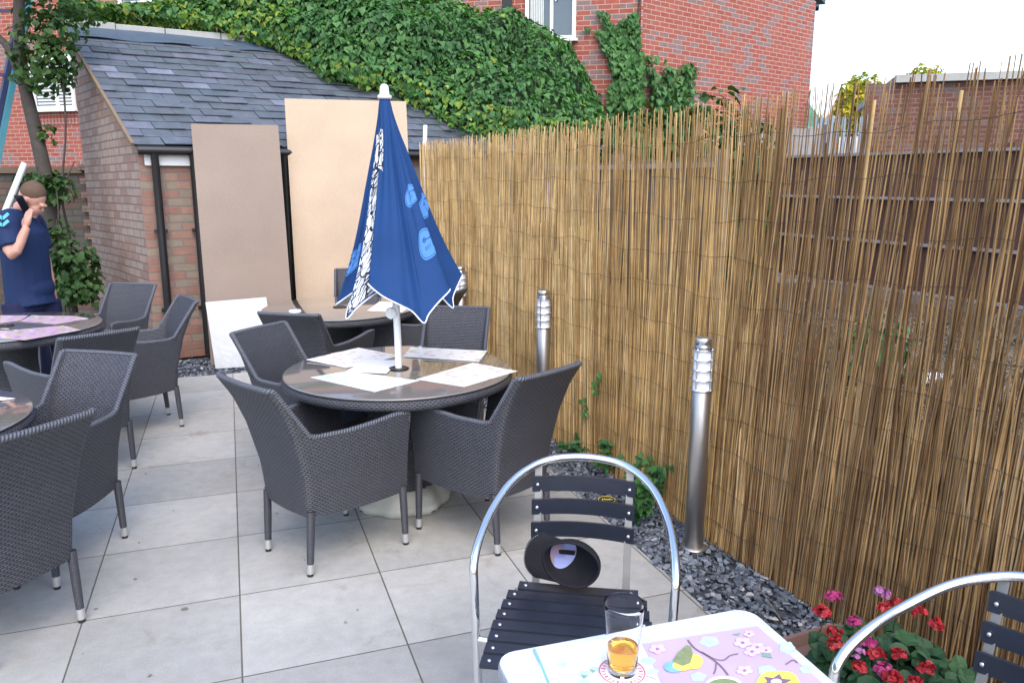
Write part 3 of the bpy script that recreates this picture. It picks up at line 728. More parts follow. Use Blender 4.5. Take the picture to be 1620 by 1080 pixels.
sheet('menu',[(547,588),(611,591),(634,570),(577,569)],ZT+.002,M['paper'],'plain white folded menu leaflet between the mats on the umbrella table','leaflet')
sheet('placemat',[(580,492),(637,494),(656,480),(600,477)],ZT,M['mat_cream'],'cream floral placemat at right of the rear table, behind the umbrella pole','placemat',PG)
sheet('placemat',[(0,535),(40,538),(128,522),(100,515),(0,524)],ZT,M['mat_pink'],'pink floral placemat at the near edge of the far left table','placemat',PG)
sheet('placemat',[(32,508),(88,513),(140,504),(120,500),(50,499)],ZT,M['mat_pink'],'pink floral placemat at the right edge of the far left table','placemat',PG)
sheet('placemat',[(0,511),(32,507),(45,499),(0,499)],ZT,M['mat_pink'],'pink floral placemat cut off at the left of the far left table','placemat',PG)
sheet('placemat',[(-40,648),(0,634),(24,630),(-30,625)],ZT,M['mat_cream'],'yellowish placemat on the near left table at the picture edge','placemat',PG)
def lathe_obj(name,prof,loc,m,label=None,cat=None,parent=None,n=28,group=None):
    o=MB().lathe(prof,n).build(name,m,parent); o.location=loc
    if label: tag(o,label,cat,group)
    return o
a_=atz(467,495,ZT)
o=lathe_obj('ashtray',[(.001,.012),(.03,.012),(.034,.022),(.044,.022),(.046,.010),(.042,0),(.001,0)][::-1],a_,M['whitepaint'],'small round white ashtray on the rear table top','ashtray')
# ------------------------------------------------------------------ bollard lights
def make_bollard():
    root=empty('bollard_light')
    MB().lathe([(.001,.0),(.044,.0),(.044,.775),(.040,.780),(.001,.780)],28).build('post',M['steel'],root)
    MB().lathe([(.038,.775),(.040,.785),(.040,.965),(.038,.972),(.001,.972)],24).build('diffuser',M['opal'],root)
    for k in range(5):
        z=.782+k*.047
        MB().lathe([(.040,z),(.053,z-.0005),(.055,z+.001),(.055,z+.004),(.053,z+.0045),(.040,z+.004)],28).build('ring',M['steel_lt'],root)
    b=MB()
    for k in range(4):
        a=PI/4+k*PI/2; b.bar((.047*math.cos(a),.047*math.sin(a),.78),(.047*math.cos(a),.047*math.sin(a),.985),.005,.005)
    b.build('cage_bar',M['steel_lt'],root)
    MB().lathe([(.001,.972),(.038,.972),(.038,1.018),(.036,1.024),(.001,1.024)],28).build('cap',M['steel_lt'],root)
    MB().lathe([(.001,.012),(.060,.012),(.062,.006),(.062,0),(.001,0)][::-1],24).build('base_plate',M['steel'],root)
    return root
bo=make_bollard(); BG='stainless steel bollard lights along the reed screen'
p=atz(1097,866,0); bo.location=(p.x,p.y,0); tag(bo,'nearest stainless bollard light, standing in the slate chippings','bollard light',BG)
x=dup(bo,(.205,5.03,0),.3); tag(x,'stainless bollard light behind the chair at right of the umbrella table','bollard light',BG)
x=dup(bo,(-.425,6.45,0),.7); tag(x,'farthest bollard light, half hidden by the umbrella canvas','bollard light',BG)
# ------------------------------------------------------------------ reed screens
def reed_screen(name,t0,t1,mk,label,dens,lean0,rr,bend):
    root=empty(name,FP+FU*((t0+t1)/2)); O=root.location.copy(); tag(root,label,'reed screen','bamboo reed screens fixed along the right side of the patio')
    layers={'reeds':MB()}
    b=layers['reeds']
    for (sp,za,zb_,hvar,offn,top) in dens:
        t_=t0
        while t_<t1:
            t_+=sp*random.uniform(.55,1.45)
            if callable(zb_): zz=zb_(t_)
            else: zz=zb_
            if zz is None: continue
            h=min(zz+random.gauss(0,hvar),2.055+random.uniform(0,.03)); z0=za+ (random.uniform(-.02,.02) if za<.1 else random.uniform(-.15,.15))
            if h<z0+.2: continue
            ln=lean0+random.gauss(0,.016 if lean0<.02 else .026)+(.05 if random.random()<.03 else 0)
            r=rr*random.uniform(.6,1.35); pts=[]
            base=FP+FU*t_+FN*(offn+random.uniform(-.008,.008)); ph=random.uniform(0,6)
            K=4
            for k in range(K+1):
                z=lerp(z0,h,k/K); pts.append(base-FU*(ln*(z-1.0))+FN*(bend*math.sin(t_*2.1+z*1.3)+.003*math.sin(ph+z*5))+FU*.007*math.sin(ph*2+z*3.1)+Vector((0,0,z))-O)
            b.tube(pts,[r,r,r*.95,r*.85,r*.6],5)
    b.build('reed_panel',mk,root)
    for w in range(11):
        z=.12+w*.178; pts=[]; k=0; t_=t0
        while t_<t1:
            sag=.012*math.sin(t_*5+w*2.3)+.008*math.sin(t_*17+w)
            pts.append(FP+FU*t_+FN*(.016+bend*math.sin(t_*2.1+z*1.3)+.004*math.sin(t_*40))+Vector((0,0,z+sag))-O); t_+=.05
        wb=MB(); i_=0
        while i_<len(pts)-3:
            n_=random.randint(3,12); wb.tube(pts[i_:i_+n_+1],.0010,4); i_+=n_+random.choice((0,1,2))
        wb.build('binding_wire',M['wire'],root)
    return root
def topL(t): return 2.04+.02*math.sin(t*3)
def gapfn(t): # right-hand roll: sparse above, with clumps
    n=noise.noise(Vector((t*2.2,3,0)))
    return 2.02
reed_screen('reed_screen',-.55,2.72,M['reed'],'pale straw reed screen at the back of the patio, behind the umbrella',
  [(.0078,0,topL,.035,0,0),(.0150,0,1.96,.05,-.010,0),(.0072,0,1.35,.14,.004,0)],.010,.0036,.012)
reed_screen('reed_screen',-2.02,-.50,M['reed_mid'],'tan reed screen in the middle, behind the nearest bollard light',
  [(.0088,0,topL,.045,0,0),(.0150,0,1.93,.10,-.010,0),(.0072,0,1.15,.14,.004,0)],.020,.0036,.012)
reed_screen('reed_screen',-5.0,-1.78,M['reed_old_shaded'],'darker sparse reed screen at right, with the brown fence showing through',
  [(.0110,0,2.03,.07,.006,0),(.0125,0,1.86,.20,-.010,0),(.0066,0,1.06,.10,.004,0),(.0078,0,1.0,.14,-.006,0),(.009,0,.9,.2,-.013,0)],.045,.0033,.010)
# two thick canes and screen posts
b=MB()
def cane(px,r,h=2.06):
    d=ray(px,285); # intersection with the screen line in plan
    t=None
    A=Matrix(((FU.x,-d.x),(FU.y,-d.y))); s=A.inverted()@Vector((-FP.x,-FP.y)); return s[0]
for px,r in((1205,.011),(1342,.008),(1470,.007)):
    s=cane(px,r); p=FP+FU*s-FN*.03
    o=MB().tube([p+Vector((0,0,0)),p-FU*.01+Vector((0,0,1.0)),p-FU*.06+Vector((0,0,2.0))],[r,r*.95,r*.8],10).build('bamboo_cane',M['reed'],origin=p)
    tag(o,{1205:'thick bamboo cane standing behind the screen near the brick house corner',1342:'thin bamboo cane tied upright behind the screen in front of the brown brick building corner',1470:'rightmost bamboo cane tied upright behind the dark screen'}[px],'bamboo cane','bamboo canes holding up the screen')
# ------------------------------------------------------------------ yard behind the screen
def fence_h(name,A,B,z0,z1,nb,m,label,posts,railm,railz,group=None,th=.03,rs=-1):
    root=empty(name,(A+B)/2); O=root.location.copy(); tag(root,label,'fence',group); d=(B-A).normalized(); n=Vector((-d.y,d.x,0))
    b=MB(); L=(B-A).length; k=int(L/.145)
    for i in range(k):
        c=A+d*((i+.5)*L/k)+n*(.008 if i%2 else 0); b.box(c-O+Vector((0,0,(z0+z1)/2+random.uniform(-.01,.01))),(L/k*.98,th*.6,z1-z0),math.atan2(d.y,d.x))
    b.build('fence_boards',m,root)
    for z in railz: MB().bar(A+n*rs*.05-O+Vector((0,0,z)),B+n*rs*.05-O+Vector((0,0,z)),.05,.035).build('rail',railm,root)
    for i in range(posts+1):
        c=A.lerp(B,i/posts); MB().box(c-n*.02-O+Vector((0,0,(z1+.06)/2)),(.09,.09,z1+.06),math.atan2(d.y,d.x)).build('post',m,root)
    return root
q=9.7
Pf=lambda s:Vector((q,0,0))+FU*s
# brown panel fence, far side of the yard: rails lie on the near face
Af=atD(1217,285,11.9); Af.z=0; Bf=Pf(4.5)
nf=Vector((-FU.y,FU.x,0)); 
d_=(Bf-Af).normalized()
fence_h('panel_fence',Bf,Af,.33,2.06,1,M['fence_brown'],'dark brown timber panel fence across the yard behind the sparse screen',5,M['timber_grey'],[.36,.95,1.5,2.05],rs=1)
A2=atD(1040,285,10.6);A2.z=0
fence_h('panel_fence',A2,Af+Vector((-.1,.05,0)),.10,1.72,1,M['fence_brown'],'lower dark timber fence behind the straw screen, left of the brown panels',3,M['timber_grey'],[.45,1.1,1.68])
# gravel boards
b=MB(); b.bar(Af+Vector((0,-.05,.12)),Bf+Vector((0,-.05,.12)),.05,.22); tag(b.build('gravel_board',M['timber_mid'],origin=(Af+Bf)/2),'pale concrete gravel board along the foot of the brown panel fence','gravel board')
# timber fence close behind the left part of the screen
A3=FP+FU*3.2-FN*.9; B3=FP+FU*-.3-FN*1.1
fence_h('timber_fence',A3,B3,0,1.86,1,M['timber_mid'],'old brown timber fence close behind the left end of the reed screen',3,M['timber_grey'],[.5,1.82])
for (s,w,h,z,m,lab) in ((1.9,.55,.75,1.2,'peach','peach coloured board leaning behind the straw screen, below the ivy'),(1.2,.12,1.3,1.05,'purple','narrow purple post seen through gaps of the straw screen')):
    c=FP+FU*s-FN*.55+Vector((0,0,z)); o=MB().box((0,0,0),(w,.03,h),math.atan2(FU.y,FU.x)).build('leaning_board',M[m]); o.location=c; o.scale=(1,1,1); tag(o,lab,'board')
# clutter in the yard
random.seed(12)
b=MB()
for i in range(1500):
    D=random.uniform(5.0,9.6); x=D*random.uniform(.30,.72)
    if (Vector((x,D,0))-FP).dot(-FN)<.5: continue
    p=Vector((x,D,0)); d=rv(); d.z=abs(d.z)*.9; L=random.uniform(.1,.5); b.tube([p,p+d*L*.5+rv(.04),p+d*L],[.006,.005,.002],4,False)
tag(b.build('dead_brambles',M['twig']),'tangle of dead brambles on the ground of the yard behind the screen','brambles',kind='stuff')
YG='pale rubble blocks lying in the yard behind the screen'
for i,(px,py,D,sx,sy,sz) in enumerate(((1208,518,5.6,.14,.1,.12),(1290,535,6,.12,.1,.2),(1387,560,6.2,.16,.12,.22),(1378,640,4.9,.12,.1,.16),(1541,596,4.6,.14,.12,.2),(1605,620,4.2,.12,.1,.18),(1480,500,6.6,.4,.12,.14),(1335,530,7.4,.2,.2,.2))):
    p=atD(px,py,D); o=MB().box((0,0,0),(sx*.6,sy*.6,max(sz*.6,.06)),random.uniform(0,3),.012).build('rubble_block',M['concrete'] if i%2 else M['whitepaint']); o.location=(p.x,p.y,max(.03,sz*.3))
    tag(o,'pale rubble block seen through gaps of the dark reed screen','rubble',YG)
# ------------------------------------------------------------------ shed
random.seed(21)
SF=Vector((-3.46,7.45,0)); SD=az(60); SB=Vector((-4.86,9.12,0)); SL=5.6
GE=2.07; 
UP=lambda z:Vector((0,0,z))
# ridge height from pixel (108,44) near back corner
RZ=atD(108,46,SB.y).z
shed=empty('slate_roof_shed',SF); tag(shed,'lean-to brick shed with a slate roof and ivy growing over its top','shed'); O=SF
def W(p): return p-O
# front wall
b=MB(); A=SF; B=SF+SD*SL; b.quad(W(A),W(B),W(B)+UP(GE),W(A)+UP(GE)); 
C_=SB+SD*SL
b.quad(W(B),W(C_),W(C_)+UP(RZ),W(B)+UP(GE),[(0,0),(2.2,0),(2.2,RZ),(0,GE)])
b.quad(W(C_),W(SB),W(SB)+UP(RZ),W(C_)+UP(RZ))
b.build('front_wall',M['frontbrick'],shed)
gl=(SB-SF).length
b=MB(); b.add([W(SB),W(SF),W(SF)+UP(GE+.02),W(SB)+UP(RZ)],[(0,1,2,3)],[[(0,0),(gl,0),(gl,GE),(0,RZ)]])
for i in range(13):  # toothed broken brick ends at the back edge
    z=.15+i*.156; L=random.uniform(.04,.12); d=(SB-SF).normalized()
    if z<2.0: b.box(W(SB)+d*(L/2-.01)+UP(z),(L,.10,.066),math.atan2(d.y,d.x),.004)
b.build('gable_wall',M['oldbrick'],shed)
dn=(SF-SB).normalized(); 
run=gl; slope=Vector((dn.x*run,dn.y*run,GE-RZ)); sl_len=slope.length; sdir=slope.normalized()
rn=SD.cross(sdir); 
if rn.z<0: rn=-rn
ov=.09
E0=SF+UP(GE)+sdir*ov   # eave front-left
T0=SB+UP(RZ)
b=MB(); b.add([W(T0)-SD*.04,W(T0+SD*SL),W(E0+SD*SL),W(E0)-SD*.04],[(0,1,2,3)]); b.build('roof_deck',M['black'],shed)
# slates
b=MB(); gauge=.152; sw=.27; rows=int((sl_len+ov)/gauge)
for r_ in range(rows):
    top_=T0+sdir*((sl_len+ov)-r_*gauge); off=(.5 if r_%2 else 0)*sw
    k=0; x=-.05-off*0.0
    xs=-.05-(off)
    while xs<SL:
        w=sw*random.uniform(.985,1.0); x0=max(xs,-.05); x1=min(xs+w-.004,SL)
        if x1-x0>.03:
            j=random.uniform(-.008,.008); lo=top_+sdir*j; hi=lo-sdir*gauge*1.75
            th=.009; tl=random.uniform(.014,.030); sk=random.gauss(0,.004)
            a=[lo+SD*x0+rn*tl,lo+SD*x1+rn*(tl+sk)+sdir*sk,hi+SD*x1+rn*.002,hi+SD*x0+rn*.002]
            lo2=[v+rn*th for v in a]
            b.add([W(v) for v in a+lo2],[(4,5,6,7),(0,1,5,4),(1,2,6,5),(3,0,4,7)])
        xs+=sw
sl=b.build('slate_covering',M['slate'],shed)
# lead flashing and coping
b=MB(); f0=T0+rn*.035
b.grid(lambda u,v:W(f0+SD*(SL*u-.05)+sdir*(.30*v-.02)+rn*(.012*math.sin(u*40)*v+.006*math.sin(u*13))),60,3); b.build('lead_flashing',M['lead'],shed)
b=MB()
x=-.12
while x<SL:
    L=random.uniform(.5,.75); b.box(W(T0+SD*(x+L/2)-dn*.11+UP(.055+random.uniform(-.006,.006))),(L-.008,.26,.085),math.atan2(SD.y,SD.x)+random.gauss(0,.006),.008); x+=L
b.build('coping',M['capstone'],shed)
b=MB(); b.bar(W(T0-SD*.055+rn*.015),W(E0-SD*.055+rn*.015),.03,.035); b.build('verge_strip',M['timber_mid'],shed)
# gutter, fascia, downpipes
fn_=Vector((SD.y,-SD.x,0)); 
if fn_.y>0: fn_=-fn_
g0=E0-SD*.02+UP(-.035)+fn_*.03; g1=g0+SD*SL
b=MB(); b.tube([W(g0),W(g0+SD*2),W(g1)],.042,10); gut=b.build('gutter',M['black'],shed)
b=MB(); b.box(W(SF+SD*1.0+fn_*.03+UP(GE-.15)),(1.9,.025,.13),math.atan2(SD.y,SD.x)); b.build('fascia_board',M['whitepaint'],shed)
def on_front(px,py=285):
    p=atplane(px,py,SF,fn_); return (p-SF).dot(SD)
for px,r in((248,.036),(309,.042),(450,.042)):
    s=on_front(px,300); c=SF+SD*s+fn_*(.075)
    pl=MB().tube([W(g0)+SD*(s)+UP(-.02)+fn_*-.0,W(c)+UP(GE-.20),W(c)+UP(1.2),W(c)+UP(.03)],r,12).build('downpipe',M['black'],shed)
    for z in(.5,1.25): MB().box(W(c-fn_*.02+UP(z)),(r*3.2,r*1.2,.035),math.atan2(SD.y,SD.x),.004).build('pipe_clip',M['black'],pl)
# ------------------------------------------------------------------ leaning boards
def panel4(name,px,zs,th,m,label,cat='board'):
    """px four pixels TL,TR,BR,BL with zs heights"""
    P=[atz(x,y,z) if z is not None else None for (x,y),z in zip(px,zs)]
    return P
def lean(name,BL,BR,TL,TR,th,m,label):
    n=(BR-BL).cross(TL-BL).normalized()
    if n.y>0: n=-n
    b=MB(); b.prism([BL,BR,TR,TL],-n*th); o=b.build(name,m,origin=(BL+BR)/2); tag(o,label,'board'); return o
BL=atz(334,577,0.01); BR=atz(468,566,0.01)
lean('fibreboard_sheet',BL,BR,atD(302,196,BL.y+.30),atD(440,198,BR.y+.34),.018,M['mdf_dark'],'dull brown fibreboard sheet leaning on the shed, between two black downpipes')
BL=atz(474,556,.01); BR=Vector((BL.x+1.17,BL.y+.22,.01))
TLp=atD(450,156,BL.y+.24); TRp=TLp+(BR-BL)*1.0+Vector((0,0,.0)); TRp.z=atD(612,160.5,TRp.y).z
lean('fibreboard_sheet',BL,BR,TLp,TRp,.018,M['mdf_light'],'tall tan fibreboard sheet leaning on the shed behind the umbrella')
BL=atz(341,583,0.0); BR=atz(437,577,0.0); TL_=atD(325,478,BL.y+.04); TR_=atD(421,470,BR.y+.04)
o=lean('marble_board',BL,BR,TL_,TR_,.018,M['marble'],'low white marbled board leaning against the brown sheet')
# white batten sticking up behind umbrella
p0=atD(655,330,7.75); p1=atD(673,198,7.95); p0.z=.0
o=MB().bar(p0-p0,p1-p0,.035,.02).build('timber_batten',M['whitepaint']); o.location=p0; tag(o,'narrow pale batten standing between the umbrella and the reed screen','batten')
# ------------------------------------------------------------------ garden wall (behind the man)
b=MB(); GA=SB+Vector((-.02,.06,0)); GB=SB+az(-84)*6; hz=1.80
n=Vector((0,.22,0))
b.add([GA,GB,GB+UP(hz),GA+UP(hz),GA+n,GB+n,GB+n+UP(hz),GA+n+UP(hz)],[(1,0,3,2),(4,5,6,7),(3,7,6,2)],[[(6,0),(0,0),(0,hz),(6,hz)],[(0,0),(6,0),(6,hz),(0,hz)],[(0,0),(.2,0),(.2,6),(0,6)]])
gw=empty('garden_wall',GA); tag(gw,'old stained brick garden wall behind the man, joining the shed','wall')
for i in range(len(b.v)): b.v[i]=tuple(Vector(b.v[i])-GA)
b.build('brickwork',M['gardenbrick'],gw)
b=MB(); b.bar(Vector((0,.1,hz+.035)),GB-GA+Vector((0,.1,hz+.035)),.30,.07); b.build('coping',M['black'] if False else M['timber_mid'],gw)
# ------------------------------------------------------------------ brick house
HC=Vector((2.02,13.0,0)); HL=az(-76); HR=az(50)
def hitlen(px,py,o,d):
    r=ray(px,py); A=Matrix(((d.x,-r.x),(d.y,-r.y))); s=A.inverted()@Vector((-o.x,-o.y)); return s[0]
Rl=hitlen(1284,100,HC,HR); HZ=7.4; HZr=atD(1290,12,(HC+HR*Rl).y).z+.1
house=empty('brick_house',HC); tag(house,'red brick house with white framed windows beyond the ivy','house')
Ll=26; CR=HC+HR*Rl; CL=HC+HL*Ll; BK=Vector((-HL.y,HL.x,0)); 
if BK.y<0: BK=-BK
back=CL+BK*6
h=lambda p:p-HC
b=MB(); b.add([h(CL),h(HC),h(HC)+UP(HZ),h(CL)+UP(HZ)],[(0,1,2,3)],[[(0,0),(Ll,0),(Ll,HZ),(0,HZ)]])
b.add([h(HC),h(CR),h(CR)+UP(HZr),h(HC)+UP(HZ)],[(0,1,2,3)],[[(0,0),(Rl,0),(Rl,HZr),(0,HZ)]])
b.add([h(CR),h(back),h(back)+UP(HZr),h(CR)+UP(HZr)],[(0,1,2,3)],[[(0,0),(20,0),(20,HZr),(0,HZr)]])
b.add([h(back),h(CL),h(CL)+UP(HZ),h(back)+UP(HZr)],[(0,1,2,3)],[[(0,0),(6,0),(6,HZ),(0,HZr)]])
b.build('brick_wall',M['redbrick'],house)
b=MB(); k=.35; b.prism([h(CL)+UP(HZ+.05)-BK*k,h(HC)+UP(HZ+.05)-BK*k+HR*-.05,h(CR)+UP(HZr+.0)+HR*k,h(back)+UP(HZr)+BK*k],(0,0,.12)); b.build('roof',M['slate'],house)
ge=h(CR)+UP(HZr-.08)+HR*.12; b=MB(); b.tube([ge-Vector((.3,-.3,0))*.0,ge+(back-CR).normalized()*3],.07,8); b.build('gutter',M['black'],house)
# vertical recess line near the corner
b=MB(); b.box(h(HC)+UP(HZ/2)+HL*-.0+Vector((0,-.03,0)),(.035,.03,HZ),0); b.build('corner_bead',M['redbrick'],house)
nL=Vector((HL.y,-HL.x,0)); 
if nL.y>0: nL=-nL
def win(px0,py0,px1,py1,split,parent,blind=False,Wm=None,Hm=None):
    """window on the left facade spanning pixels"""
    s0=hitlen(px0,(py0+py1)/2,HC,HL); s1=hitlen(px1,(py0+py1)/2,HC,HL); c=HC+HL*((s0+s1)/2)
    w=abs(s1-s0); zt=atD((px0+px1)/2,py0,c.y).z; zb=atD((px0+px1)/2,py1,c.y).z; H=zt-zb
    ang=math.atan2(-HL.y,-HL.x); X=-HL
    cc=h(c)+UP((zt+zb)/2)
    root=MB().box(cc+nL*.004,(w,.012,H),ang).build('window',M['glasspane'],parent)
    fr=MB(); t=.055
    for sx in(-1,1): fr.box(cc+X*sx*(w/2-t/2)+nL*.03,(t,.05,H),ang,.004)
    for sz in(-1,1): fr.box(cc+UP(sz*(H/2-t/2))+nL*.03,(w-2*t,.05,t),ang,.004)
    for q_ in split: fr.box(cc+X*(q_*w/2)+nL*.03,(t*.9,.05,H-2*t),ang,.004)
    fr.build('frame',M['upvc'],root)
    MB().box(cc-UP(H/2+.02)+nL*.06,(w+.08,.12,.04),ang,.004).build('sill',M['upvc'],root)
    b=MB()
    for i in range(int((w+.1)/.078)): b.box(cc-UP(H/2+.17)+X*(-w/2-.02+i*.078)+nL*.003,(.068,.02,.215),ang)
    b.build('soldier_course',M['redbrick'],root)
    if blind:
        b=MB()
        for i in range(int(H/.06)): b.box(cc-UP(H/2-.06-i*.06)+nL*.012,(w-.15,.004,.035),ang)
        b.build('blind',M['blind'],root)
    else:
        b=MB()
        for i in range(8): b.box(cc-X*(w/2-.09-i*.028)+nL*.0125,(.02,.004,H-.12),ang)
        b.build('curtain',M['blind'],root)
    MB().box(cc+X*(split[0]*w/2+.07)+nL*.065,(.02,.02,.12),ang,.003).build('handle',M['upvc'],root)
win(832,-70,912,64,[.05],house)
win(52,88,118,174,[.15],house,True)
win(185,-90,262,14,[0],house,True)
b=MB(); s_=hitlen(803,4,HC,HL); c=h(HC+HL*s_)+UP(atD(803,4,(HC+HL*s_).y).z)+nL*.02; b.box(c,(.16,.04,.16),math.atan2(-HL.y,-HL.x),.004); b.build('air_vent',M['black'],house)
# ------------------------------------------------------------------ ivy mound over shed
random.seed(5)
def piece(tab,x):
    return pw(x,tab)
low=[(95,22),(180,30),(300,44),(380,58),(440,76),(480,96),(520,122),(600,142),(660,165),(700,186),(735,205),(800,214),(880,216),(940,200)]
hig=[(95,16),(140,20),(200,24),(260,12),(330,-2),(400,-14),(470,-14),(560,-8),(650,12),(700,24),(780,34),(840,60),(890,100),(920,138),(938,170),(945,195)]
npl=T0-dn*.35
rp=lambda px,py:atplane(px,py,T0+rn*.06,rn)
bn=Vector((dn.x,dn.y,0)) # toward the front
def upper(px,py): return atplane(px,py,T0-dn*.25,bn)
def ivyS(u,v,extra=0):
    px=lerp(95,945,u); Lw=rp(px,pw(px,low)); Up=upper(px,pw(px,hig))
    # keep continuous at far right
    bul=pw(px,[(95,.06),(300,.12),(450,.30),(600,.55),(800,.55),(900,.35),(945,.12)])
    p=Lw.lerp(Up,v); n=(bn*.75+UP(.55)).normalized()
    nz=noise.noise(Vector((u*14,v*4,0)))*.30+noise.noise(Vector((u*38,v*11,5)))*.16
    k=math.sin(PI*min(1,max(0,v)))**.65
    return p+n*(bul*k+nz*k*(bul/.45)+extra)
iv=empty('ivy',rp(600,142)); OI=iv.location.copy(); tag(iv,'huge mound of green ivy growing over the top of the shed roof','ivy')
b=MB(); b.grid(lambda u,v:ivyS(u,v,-.07)-OI,110,26); 
# back side skirt
b.grid(lambda u,v:ivyS(.35+.65*u,1,-.05).lerp(ivyS(.35+.65*u,1,-.05)-bn*.7-UP(1.6),v)-OI,60,4)
b.build('stems',M['undergrowth'],iv)
b=MB(); by=MB()
def ivy_leaf(u,v,tgt,smin,smax,depth=0):
    p=ivyS(u,v,depth); e=.01
    n=(ivyS(min(1,u+e),v)-ivyS(u-e,v)).cross(ivyS(u,min(1,v+e))-ivyS(u,max(0,v-e)))
    if n.length<1e-9: n=Vector((0,-1,.5))
    n.normalize()
    if n.y>0: n=-n
    nn=(n+rv(.55)+UP(.25)).normalized(); dwn=Vector((random.uniform(-.5,.5),random.uniform(-.3,.1),-1))
    leaf(tgt,p-OI,nn,dwn,random.uniform(smin,smax),random.uniform(.8,1.05))
for i in range(21000):
    u=random.random(); v=random.random()**.9; px=lerp(95,945,u)
    if px<440 and random.random()<.45: continue
    sunyng=(px<460 and random.random()<.4) or (v<.08 and random.random()<.35) or random.random()<.01  # left end gets more yellow leaves, painting the sun there
    ivy_leaf(u,v,by if sunyng else b,.04,random.choice((.07,.09,.115)),random.uniform(-.04,.09))
for i in range(1500):  # ragged outline shoots
    u=random.random(); v=random.choice((random.uniform(-.06,.04),random.uniform(.96,1.04)))
    ivy_leaf(u,v,by if random.random()<.4 else b,.04,.09,random.uniform(0,.2))
b.build('leaves',M['ivy'],iv); by.build('sunlit_young_leaves',M['ivy_young_sunlit'],iv)
b=MB()
for i in range(26):
    px=random.choice((random.uniform(290,345),random.uniform(100,460))); p=rp(px,pw(px,low)-14)+rn*.06; d=sdir*random.uniform(.2,.55)+SD*random.uniform(-.25,.25)
    b.tube([p-OI,p+d*.4+rn*random.uniform(.02,.1)+rv(.05)-OI,p+d+rn*.02-OI],[.005,.004,.002],4,False)
b.build('bare_stems',M['twig'],iv)
# ivy on the house corner
nR=Vector((HR.y,-HR.x,0)); 
if nR.y>0: nR=-nR
hp=[(922,42),(945,50),(958,38),(945,14),(960,20),(972,45),(990,30),(1000,18),(1010,22),(1013,60),(1018,85),(1030,88),(1022,105),(1040,130),(1046,92),(1060,118),(1078,98),(1095,105),(1085,135),(1082,160),(1100,175),(1112,215),(975,215),(962,170),(965,150),(975,120),(960,90),(950,60)]
iv2=empty('ivy',HC); tag(iv2,'tall narrow ivy climbing the corner of the red brick house','ivy')
b=MB(); cnt=0
while cnt<3600:
    x=random.uniform(915,1115); y=random.uniform(10,330)
    ok=inpoly(x,y,hp) or (y>205 and 960<x<1150)
    if not ok: continue
    cnt+=1
    p1=atplane(x,y,HC,nL); p2=atplane(x,y,HC,nR); p=p1 if x<1018 else p2; nn=nL if x<1018 else nR
    dep=random.uniform(.02,.10+.22*max(0,min(1,(y-60)/120)))
    n=(nn+rv(.5)+UP(.3)).normalized(); leaf(b,p+nn*dep-HC,n,(random.uniform(-.5,.5),0,-1),random.uniform(.06,.12),.95)
b.build('leaves',M['ivy'],iv2)
b=MB()
for path in([(1010,215),(1005,150),(1000,90),(995,30)],[(1050,200),(1070,140),(1090,100)],[(990,200),(975,130),(950,60)],[(935,183),(960,185),(990,190)],[(1003,60),(1010,20),(1012,-20)]):
    pts=[atplane(x,y,HC,nL if x<1018 else nR)+nL*.02-HC for x,y in path]; b.tube(cat_spline(pts,4),.012,5)
b.build('stems',M['bark'],iv2)
# bushes behind the straw screen
def bush(name,blobs,n,m,label,smin,smax,cat='bush',stems=None,core=.55):
    c0=Vector(blobs[0][0]); root=empty(name,(c0.x,c0.y,0)); O=root.location.copy(); tag(root,label,cat)
    b=MB()
    for c,r in blobs:
        c=Vector(c)
        for i in range(int(n*r[0]*r[2]/sum(q_[1][0]*q_[1][2] for q_ in blobs))):
            d=rv().normalized(); k=random.random()**.35; k*=1+.25*noise.noise(d*2.3+c)
            p=c+Vector((d.x*r[0],d.y*r[1],d.z*r[2]))*k; nn=(d+rv(.7)+UP(.4)).normalized(); leaf(b,p-O,nn,Vector((random.uniform(-.7,.7),random.uniform(-.5,.5),-.8)),random.uniform(smin,smax))
    b.build('leaves' if cat!='tree' else 'crown',m,root)
    if stems:
        for pts,r in stems:
            P=cat_spline([Vector(p)-O for p in pts],5); MB().tube(P,[lerp(r,r*.5,i/(len(P)-1)) for i in range(len(P))],8).build('trunk' if cat=='tree' else 'stem',M['bark'],root)
    return root
P=lambda x,y,D:tuple(atD(x,y,D))
bush('bush',[(P(1090,300,7.2),(.75,.4,.9)),(P(1180,330,7.0),(.3,.3,.8)),(P(930,290,8.3),(.8,.3,.7))],3400,M['bush'],'green bush seen through the middle of the straw screen',.05,.10,stems=[([P(1090,520,7.2),P(1085,400,7.2),P(1090,300,7.2)],.03)])
bush('bush',[(P(1380,560,6.3),(.35,.3,.35)),(P(1190,380,8.6),(.3,.3,.6))],500,M['weed'],'small green weeds growing in the yard behind the dark screen',.05,.10,stems=[([P(1380,650,6.3),P(1380,560,6.3)],.01)])
# ------------------------------------------------------------------ buildings at right
ZB=3.45
a1=atz(1372,122,ZB); a2=atz(1640,112.5,ZB); dB=(a2-a1).normalized(); a2=a1+dB*12; nB=(az(math.degrees(math.atan2(a1.x,a1.y))+4))
a1.z=a2.z=0
bb=empty('flat_roof_building',a1); tag(bb,'low brown brick building with a pale flat roof edge behind the dark screen','building')
b=MB(); w=12; dp=6
b.quad(Vector(),a2-a1,a2-a1+UP(ZB-.12),UP(ZB-.12)); b.quad(nB*dp,Vector(),UP(ZB-.12),nB*dp+UP(ZB-.12)); b.quad(a2-a1,a2-a1+nB*dp,a2-a1+nB*dp+UP(ZB-.12),a2-a1+UP(ZB-.12)); b.quad(a2-a1+nB*dp,nB*dp,nB*dp+UP(ZB-.12),a2-a1+nB*dp+UP(ZB-.12))
b.build('brick_wall',M['brownbrick'],bb)
